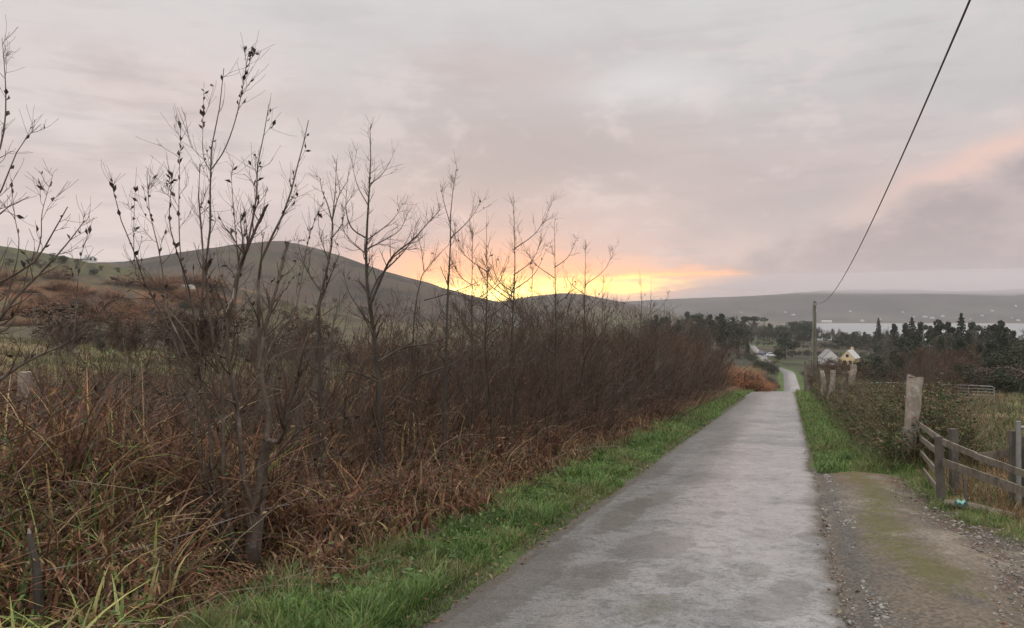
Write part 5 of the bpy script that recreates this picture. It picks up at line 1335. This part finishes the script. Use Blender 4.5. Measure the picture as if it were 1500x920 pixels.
# ------------------------------------------------------------------ parked cars at the bend
def car(label, paint, loc, rz):
    e = empty('parked_car', loc, label, 'car', None, rz)
    prof = [(-2.05, .32), (-2.1, .62), (-1.95, .86), (-1.25, .95), (-.62, 1.42), (.55, 1.46), (1.25, 1.38), (1.85, .98), (2.05, .9), (2.08, .40), (1.9, .30)]
    n = len(prof); V = []
    for yw, sc_ in ((-.82, .97), (-.76, 1.0), (.76, 1.0), (.82, .97)):
        for x_, z_ in prof:
            top = 1 if z_ > 1.0 else 0
            V.append((x_ * sc_, (yw if not top else yw * .82), z_))
    b = MB(); F = [tuple(range(n)), tuple(reversed(range(3*n, 4*n)))]
    b.add(V, [F[0]]).add(V, [F[1]]).add(V, [(k*n+i, (k+1)*n+i, (k+1)*n+(i+1) % n, k*n+(i+1) % n) for k in range(3) for i in range(n)])
    bo = b.build('body', paint, e)
    for sg in (-1, 1):
        g = MB(); y_ = sg * .80
        g.add([(-1.0, y_, .98), (1.5, y_, .98), (1.05, sg*.70, 1.34), (-.55, sg*.70, 1.34), (-1.0, y_ + sg*.01, .98), (1.5, y_ + sg*.01, .98), (1.05, sg*.71, 1.34), (-.55, sg*.71, 1.34)],
              [(0, 1, 2, 3), (4, 5, 6, 7), (0, 4, 7, 3), (1, 5, 6, 2)]).build('side_window', M['window'], bo)
    g = MB().add([(-1.27, -.66, .98), (-1.27, .66, .98), (-.68, .58, 1.40), (-.68, -.58, 1.40), (-1.29, -.66, 1.0), (-1.29, .66, 1.0), (-.70, .58, 1.42), (-.70, -.58, 1.42)], [(0, 1, 2, 3), (4, 5, 6, 7), (0, 4, 5, 1), (2, 6, 7, 3)]); g.build('windscreen', M['window'], bo)
    g = MB().add([(1.30, -.58, 1.38), (1.30, .58, 1.38), (1.86, .66, 1.0), (1.86, -.66, 1.0), (1.32, -.58, 1.40), (1.32, .58, 1.40), (1.88, .66, 1.02), (1.88, -.66, 1.02)], [(0, 1, 2, 3), (4, 5, 6, 7), (0, 4, 5, 1), (2, 6, 7, 3)]); g.build('rear_window', M['window'], bo)
    for x_ in (-1.3, 1.3):
        for sg in (-1, 1):
            wv_ = MB(); wv_.tube([(x_, sg*.62, .31), (x_, sg*.83, .31)], .31, 14); w_ = wv_.build('wheel', M['tyre'], e)
            MB().tube([(x_, sg*.83, .31), (x_, sg*.845, .31)], .18, 10).build('rim', M['paint_silver'], w_)
    for sg in (-1, 1):
        MB().box((-2.12, sg*.62 - .16, .62), (-2.02, sg*.62 + .16, .76)).build('headlight', M['galv'], e)
    return e
def on_lane(Y, s): return (float(Xr(Y)) + s, Y, float(Pr(Y)) + .02)
car('dark blue car parked at the bend of the lane', M['paint_blue'], on_lane(325, 2.0), R(20))
car('silver car parked just right of the dark blue one', M['paint_silver'], on_lane(318, 4.0), R(160))
car('dark grey car parked behind the dark blue one', M['paint_dark'], on_lane(334, .6), R(65))

# ------------------------------------------------------------------ poles and wires
def util_pole(px_, top, Y, label, r=.14, hardware=True, group=None, h_extra=0):
    x = (px_ - 750) / F_PX * Y; z = float(G(x, Y)); H = (450 - top) / F_PX * Y - z
    e = empty('utility_pole', (x, Y, z), label, 'pole', group)
    b = MB(); b.tube([(0, 0, -.5), (.02, 0, H*.5), (0, 0, H)], [r*1.15, r, r*.8], 10); b.build('post', M['pole'], e)
    MB().tube([(0, 0, H), (0, 0, H + .05)], [r*.9, r*.6], 8).build('cap', M['galv'], e)
    if hardware:
        a = MB(); a.bar((-.55, -.02 - r, H - .45), (.55, -.02 - r, H - .45), .09, .09); a.build('crossarm', M['pole'], e)
        for q in (-.45, .0, .45):
            MB().tube([(q, -r - .02, H - .40), (q, -r - .02, H - .33), (q, -r - .02, H - .28), (q, -r - .02, H - .22)], [.02, .045, .03, .045], 8).build('insulator', M['wall_white'], e)
    return e, x, Y, z, H
e, xp, yp, zp, Hp = util_pole(1193.5, 441, 75, 'tall weathered utility pole right of the lane at the end of the overhead cable', .15, False)
a = MB(); a.tube([(-.19, -.02, 0), (-.19, -.02, Hp*.96)], .03, 6); a.build('earth_pipe', M['galv'], e)
a = MB(); a.box((-.12, -.26, Hp - .42), (.12, -.14, Hp - .18)); a.build('bracket', M['galv'], e)
# stay wire alongside
a = MB(); a.tube([(-.04, -.15, Hp - .8), (-.42, -.2, Hp*.5), (-.75, -.25, 0)], .02, 5); a.build('stay_wire', M['galv'], e)
yy_ = np.linspace(75, -16, 60); kx = .348
cb = MB(); cb.tube([(xp + (q - 75) * kx, q, .31 + .00135 * (q - 60) ** 2) for q in yy_], .0145, 6)
tag(cb.build('overhead_cable', M['cable'], smooth=True), 'thick black overhead cable sweeping from the pole up out of the top of the view', 'cable')
util_pole(1352, 488, 170, 'thin grey pole with white insulators left of its twin before the dark wood', .10, True)
util_pole(1361, 504, 168, 'shorter pole with a crossarm right of its twin before the dark wood', .10, True)

# ------------------------------------------------------------------ old posts on the bank
def post(px_, ytop, Y, r, label, mat='old_wood', bend=(0, 0), group=None, fork=None, name='fence_post', base_px=None):
    x = ((base_px or px_) - 750) / F_PX * Y; z = float(G(x, Y)); H = (450 - ytop) / F_PX * Y - z; xt = (px_ - 750) / F_PX * Y - x
    e = empty(name, (x, Y, z), label, 'post', group)
    n = 9; pts = []; rad = []
    for i in range(n):
        t = i / (n - 1)
        pts.append((xt * t + bend[0] * math.sin(t * 3.1) + rng.normal(0, r*.10), bend[1] * t + rng.normal(0, r*.10), -.3 + (H + .3) * t)); rad.append(r * (1.12 - .3 * t) * rng.uniform(.92, 1.1))
    b = MB(); b.tube(pts, rad, 9)
    b.V = [v + (rng.uniform(-1, 1, v.shape) * r * .10) for v in b.V[:1]] + b.V[1:]
    b.build('post', M[mat], e)
    if fork:
        c = MB(); f = np.array(pts[6]); c.tube([f, f + np.array(fork) * .5, f + np.array(fork)], [r*.6, r*.5, r*.35], 7); c.build('branch_stub', M[mat], e)
    return e
post(1252, 534, 32, .13, 'pale leaning forked post on the bank, tallest of the four', bend=(.02, .1), base_px=1243, fork=(-.16, .05, .12))
post(1222, 543, 36, .13, 'pale leaning post just left of the forked one', bend=(.02, .1), base_px=1214)
post(1204, 543, 40, .13, 'grey stump of a post between the lane and the leaning pair', bend=(.04, 0), base_px=1207)
post(1180, 528, 56, .10, 'thin straight fence post beside the lane left of the utility pole', mat='board')
post(1237, 553, 27, .08, 'low broken post stub beside the forked post', mat='board', base_px=1233)

# ------------------------------------------------------------------ the wooden fence by the pull-in
Ag = at(1338, 685, 14.0); Bg = at(1377, 735, 10.55)
zA = float(G(Ag[0], 14.0)); zB = float(G(Bg[0], Bg[1]))
e = empty('gatepost', (Ag[0], 14.0, zA), 'thick weathered gatepost with a split top at the corner of the pull-in', 'post')
b = MB(); n = 12; pts = []; rad = []
cx_ = [(1330, 690), (1331, 660), (1333, 630), (1337, 600), (1338, 575), (1341, 553)]
P = resample([at(a_, b_, 14.0) for a_, b_ in cx_], n) - np.array([Ag[0], 14.0, zA]); P[0, 2] = -.3
b.tube(P, np.interp(np.linspace(0, 1, n), [0, .2, .45, .7, 1], [.135, .115, .105, .125, .128]) , 14)
v = b.V[0]; v += (fbm(v[:, 0:1]*9 + np.array([[0, 3, 6]]), v[:, 2:3]*5 + v[:, 1:2]*8, 301, 3) - .5) * .035
v[-14:, 2] += .025 * np.sin(np.arange(14) * .9 + .6) + .01
b.build('post', M['old_wood'], e, smooth=True)
for q in range(3): MB().tube([(P[5, 0] + math.cos(t)*.14, math.sin(t)*.14, P[5, 2] - .05 + q*.03 + .015*math.sin(t*2+q)) for t in np.linspace(0, 6.28, 16)], .006, 4, cap=False).build('wire_binding', M['rusty_wire'], e)

def pxl(a_, b_, Y): return at(a_, b_, Y)
fe = empty('board_fence', (Bg[0], Bg[1], zB), 'rickety board fence of four rails from the gatepost to a dark upright', 'fence')
og = np.array([Bg[0], Bg[1], zB])
def rail(par, a_, b_, w_=.028, h_=.078, mat='board', name='rail', og=og, sag=0):
    mbx = MB(); mbx.bar(np.array(a_) - og, np.array(b_) - og, w_, h_, n=8, jit=.004); return mbx.build(name, M[mat], par)
for (ya, yb, xa, xb) in ((621, 643, 1346, 1376), (641, 664, 1347, 1376), (661, 695, 1347, 1376), (685, 719, 1350, 1375)):
    rail(fe, pxl(xa, ya, 13.85), pxl(xb, yb, 10.6))
ub = MB(); ub.bar(np.array([.02, 0, -.25]), np.array([-.01, .02, .86]), .085, .075, up=(0, 1, 0), n=6, jit=.006); ub.build('post', M['dark_board'], fe)
f2 = empty('board_fence', (Bg[0] + .1, 9.8, float(G(Bg[0] + .1, 9.8))), 'two railed stretch of board fence from the dark upright to the right edge', 'fence')
og2 = np.array(f2.location)
rail(f2, pxl(1381, 647, 10.5), pxl(1432, 668, 9.75), og=og2); rail(f2, pxl(1428, 668, 9.74), pxl(1520, 701, 8.6), og=og2)
rail(f2, pxl(1382, 677, 10.5), pxl(1522, 728, 8.6), h_=.10, og=og2)
f3 = empty('pole_gate', (6.45, 10.25, float(G(6.45, 10.25))), 'old field gate of grey posts and a top rail behind the board fence', 'gate')
og3 = np.array(f3.location)
rail(f3, pxl(1431, 669, 10.3), pxl(1520, 659, 10.4), h_=.09, og=og3, name='top_rail')
def upost(par, px_, yt, yb, Y, w_, mat, og):
    mbx = MB(); a_ = at(px_, yb, Y) - og; a_[2] = min(a_[2], float(G(at(px_, yb, Y)[0], Y)) - og[2]) - .2; b_ = at(px_, yt, Y) - og
    if mat == 'galv': mbx.tube([a_, b_], w_/2, 10)
    else: mbx.bar(a_, b_, w_, w_*.8, up=(0, 1, 0), n=5, jit=.005)
    return mbx.build('post', M[mat], par)
upost(f3, 1484, 631, 742, 10.2, .075, 'dark_board', og3); upost(f3, 1492, 617, 742, 10.1, .06, 'galv', og3); upost(f3, 1503, 640, 742, 10.3, .07, 'dark_board', og3)
MB().tube([at(1493, 626, 10.1) - og3, at(1530, 627, 10.0) - og3], .022, 8).build('pipe_rail', M['galv'], f3)
f4 = empty('fence_post', (at(1398, 728, 11.2)[0], 11.2, float(G(at(1398, 728, 11.2)[0], 11.2))), 'grey square post standing just behind the two railed fence', 'post')
mbx = MB(); mbx.bar((0, 0, -.2), (0, .02, (728-634)/F_PX*11.2 + .02), .10, .08, up=(0, 1, 0), n=5, jit=.006); mbx.build('post', M['dark_board'], f4)
mbx = MB(); p0 = at(1416, 735, 10.6); mbx.tube([p0, at(1412, 700, 10.7), at(1410, 685, 10.75)], [.022, .02, .012], 6)
tag(mbx.build('leaning_stick', M['dark_board']), 'dark broken stick leaning behind the two railed fence', 'stick')
mbx = MB(); mbx.tube([at(1384, 737, 10.2), at(1420, 743, 9.95), at(1455, 751, 9.65), at(1488, 757, 9.4)], [.05, .06, .055, .045], 9)
lg_ = mbx.V[0]; lg_ += rng.normal(0, .006, lg_.shape)
for k_ in range(len(mbx.V)): mbx.V[k_][:, 2] = mbx.V[k_][:, 2] - np.interp(mbx.V[k_][:, 1], [9.4, 10.2], [0, 0])
tag(mbx.build('fallen_log', M['board'], smooth=True), 'thin grey log lying along the foot of the fence', 'log')
lz = at(1408, 741, 9.9); q = MB()
t_ = np.linspace(0, 1, 7)
LV = [(lz[0] + (i/6 - .5)*.13, lz[1] + (j/4 - .5)*.09, lz[2] + .02 + .04*rng.random() + .02*math.sin(i*1.7 + j)) for i in range(7) for j in range(5)]
LV2 = [(x_, y_, z_ - .012) for x_, y_, z_ in LV]
q.add(LV, [(i*5+j, (i+1)*5+j, (i+1)*5+j+1, i*5+j+1) for i in range(6) for j in range(4)]); q.add(LV2, [(i*5+j, i*5+j+1, (i+1)*5+j+1, (i+1)*5+j) for i in range(6) for j in range(4)])
tag(q.build('plastic_bag', M['litter']), 'crumpled turquoise plastic scrap lying at the foot of the fence', 'litter')

# ------------------------------------------------------------------ steel field gate and long rail
x0_, x1_ = at(1388, 0, 43)[0], at(1453, 0, 43)[0]; zg = float(G((x0_+x1_)/2, 43)); zt_ = (450 - 564) / F_PX * 43
e = empty('field_gate', (x0_, 43, zg), 'galvanised five bar gate standing in the right field', 'gate'); wd_ = x1_ - x0_; ht_ = zt_ - zg
fr_ = MB(); fr_.tube([(0, 0, .06), (0, 0, ht_ + .02), (wd_*.5, -.1, ht_ - .01), (wd_ - .12, -.2, ht_ - .06), (wd_ - .03, -.22, ht_ - .12), (wd_, -.22, ht_ - .25), (wd_, -.22, -.02)], .026, 8); fr_.build('frame', M['galv'], e)
for k_ in range(1, 5): MB().tube([(0, 0, ht_ * k_ / 5 + .02), (wd_, -.22, ht_ * k_ / 5 - .05)], .018, 6).build('bar', M['galv'], e)
MB().tube([(wd_*.45, -.1, .05), (wd_*.45, -.1, ht_)], .018, 6).build('upright', M['galv'], e)
e = empty('pipe_rail_fence', (at(1232, 0, 42)[0], 42, float(G(at(1232, 0, 42)[0], 42))), 'long pale pipe rail running level across the field left of the steel gate', 'fence'); og4 = np.array(e.location)
MB().tube([at(1230, 561.5, 42) - og4, at(1300, 560.5, 42.3) - og4, at(1387, 564, 43) - og4], .03, 7).build('rail', M['galv'], e)
for px_ in (1240, 1290, 1340, 1380):
    p_ = at(px_, 561, 42.4); g0 = float(G(p_[0], 42.4)); MB().tube([np.array([p_[0], 42.4, g0 - .2]) - og4, p_ - og4], .035, 6).build('post', M['galv'], e)

# ------------------------------------------------------------------ left foreground: stake, wire, old post
e = empty('fence_stake', (at(57, 915, 4.6)[0], 4.6, float(G(at(57, 915, 4.6)[0], 4.6))), 'dark crooked stake with a pale broken tip at the lower left', 'stake'); og5 = np.array(e.location)
st_ = resample([at(60, 960, 4.6), at(57, 900, 4.6), at(54, 840, 4.6), at(47, 800, 4.62), at(43, 782, 4.63)], 10) - og5
b = MB(); b.tube(st_, np.interp(np.linspace(0, 1, 10), [0, .6, .85, 1], [.03, .026, .02, .012]) , 8); b.V[0] += rng.normal(0, .002, b.V[0].shape); b.build('shaft', M['dark_trunk'], e)
MB().tube([st_[-1], st_[-1] + np.array([-.004, 0, .03])], [.012, .004], 6).build('broken_tip', M['old_wood'], e)
b = MB(); b.tube(resample([at(53, 838, 4.62), at(130, 822, 4.95), at(250, 790, 5.6), at(365, 752, 6.5), at(430, 738, 7.1), at(560, 722, 8.3)], 40), .0035, 5)
tag(b.build('fence_wire', M['rusty_wire']), 'thin grey fence wire running from the crooked stake past the willow trunk', 'wire')
Y = 9.5; post(36, 545, Y, .09, 'pale grey old post standing in the fern near the left edge', mat='old_wood')

# ------------------------------------------------------------------ larger stones on the pull-in
for i, (px_, y, r_) in enumerate(((1364, 835, .05), (1352, 829, .035), (1398, 858, .03), (1347, 893, .035), (1335, 886, .03), (1385, 848, .025), (1300, 742, .02), (1405, 800, .02), (1442, 866, .022), (1418, 838, .03), (1378, 872, .028))):
    Y = 1177 * 1.77 / (y - 538); x = (px_ - 750) / F_PX * Y
    V, F = stone(np.array([1.3, .8, .45]) * r_, 900 + i); V = np.vstack([V])
    o = np_mesh('stone', V, F, M['stone']); o.location = (x, Y, ZL(x, Y) + r_*.2); o.rotation_euler = (0, 0, i * 1.3)
    tag(o, ['flat pale stone, largest of those lying in the rut of the pull-in', 'pale stone touching the left of the largest one in the rut', 'small grey stone lying in the rut of the pull-in'][min(i, 2)], 'stone', 'stones on the pull-in')
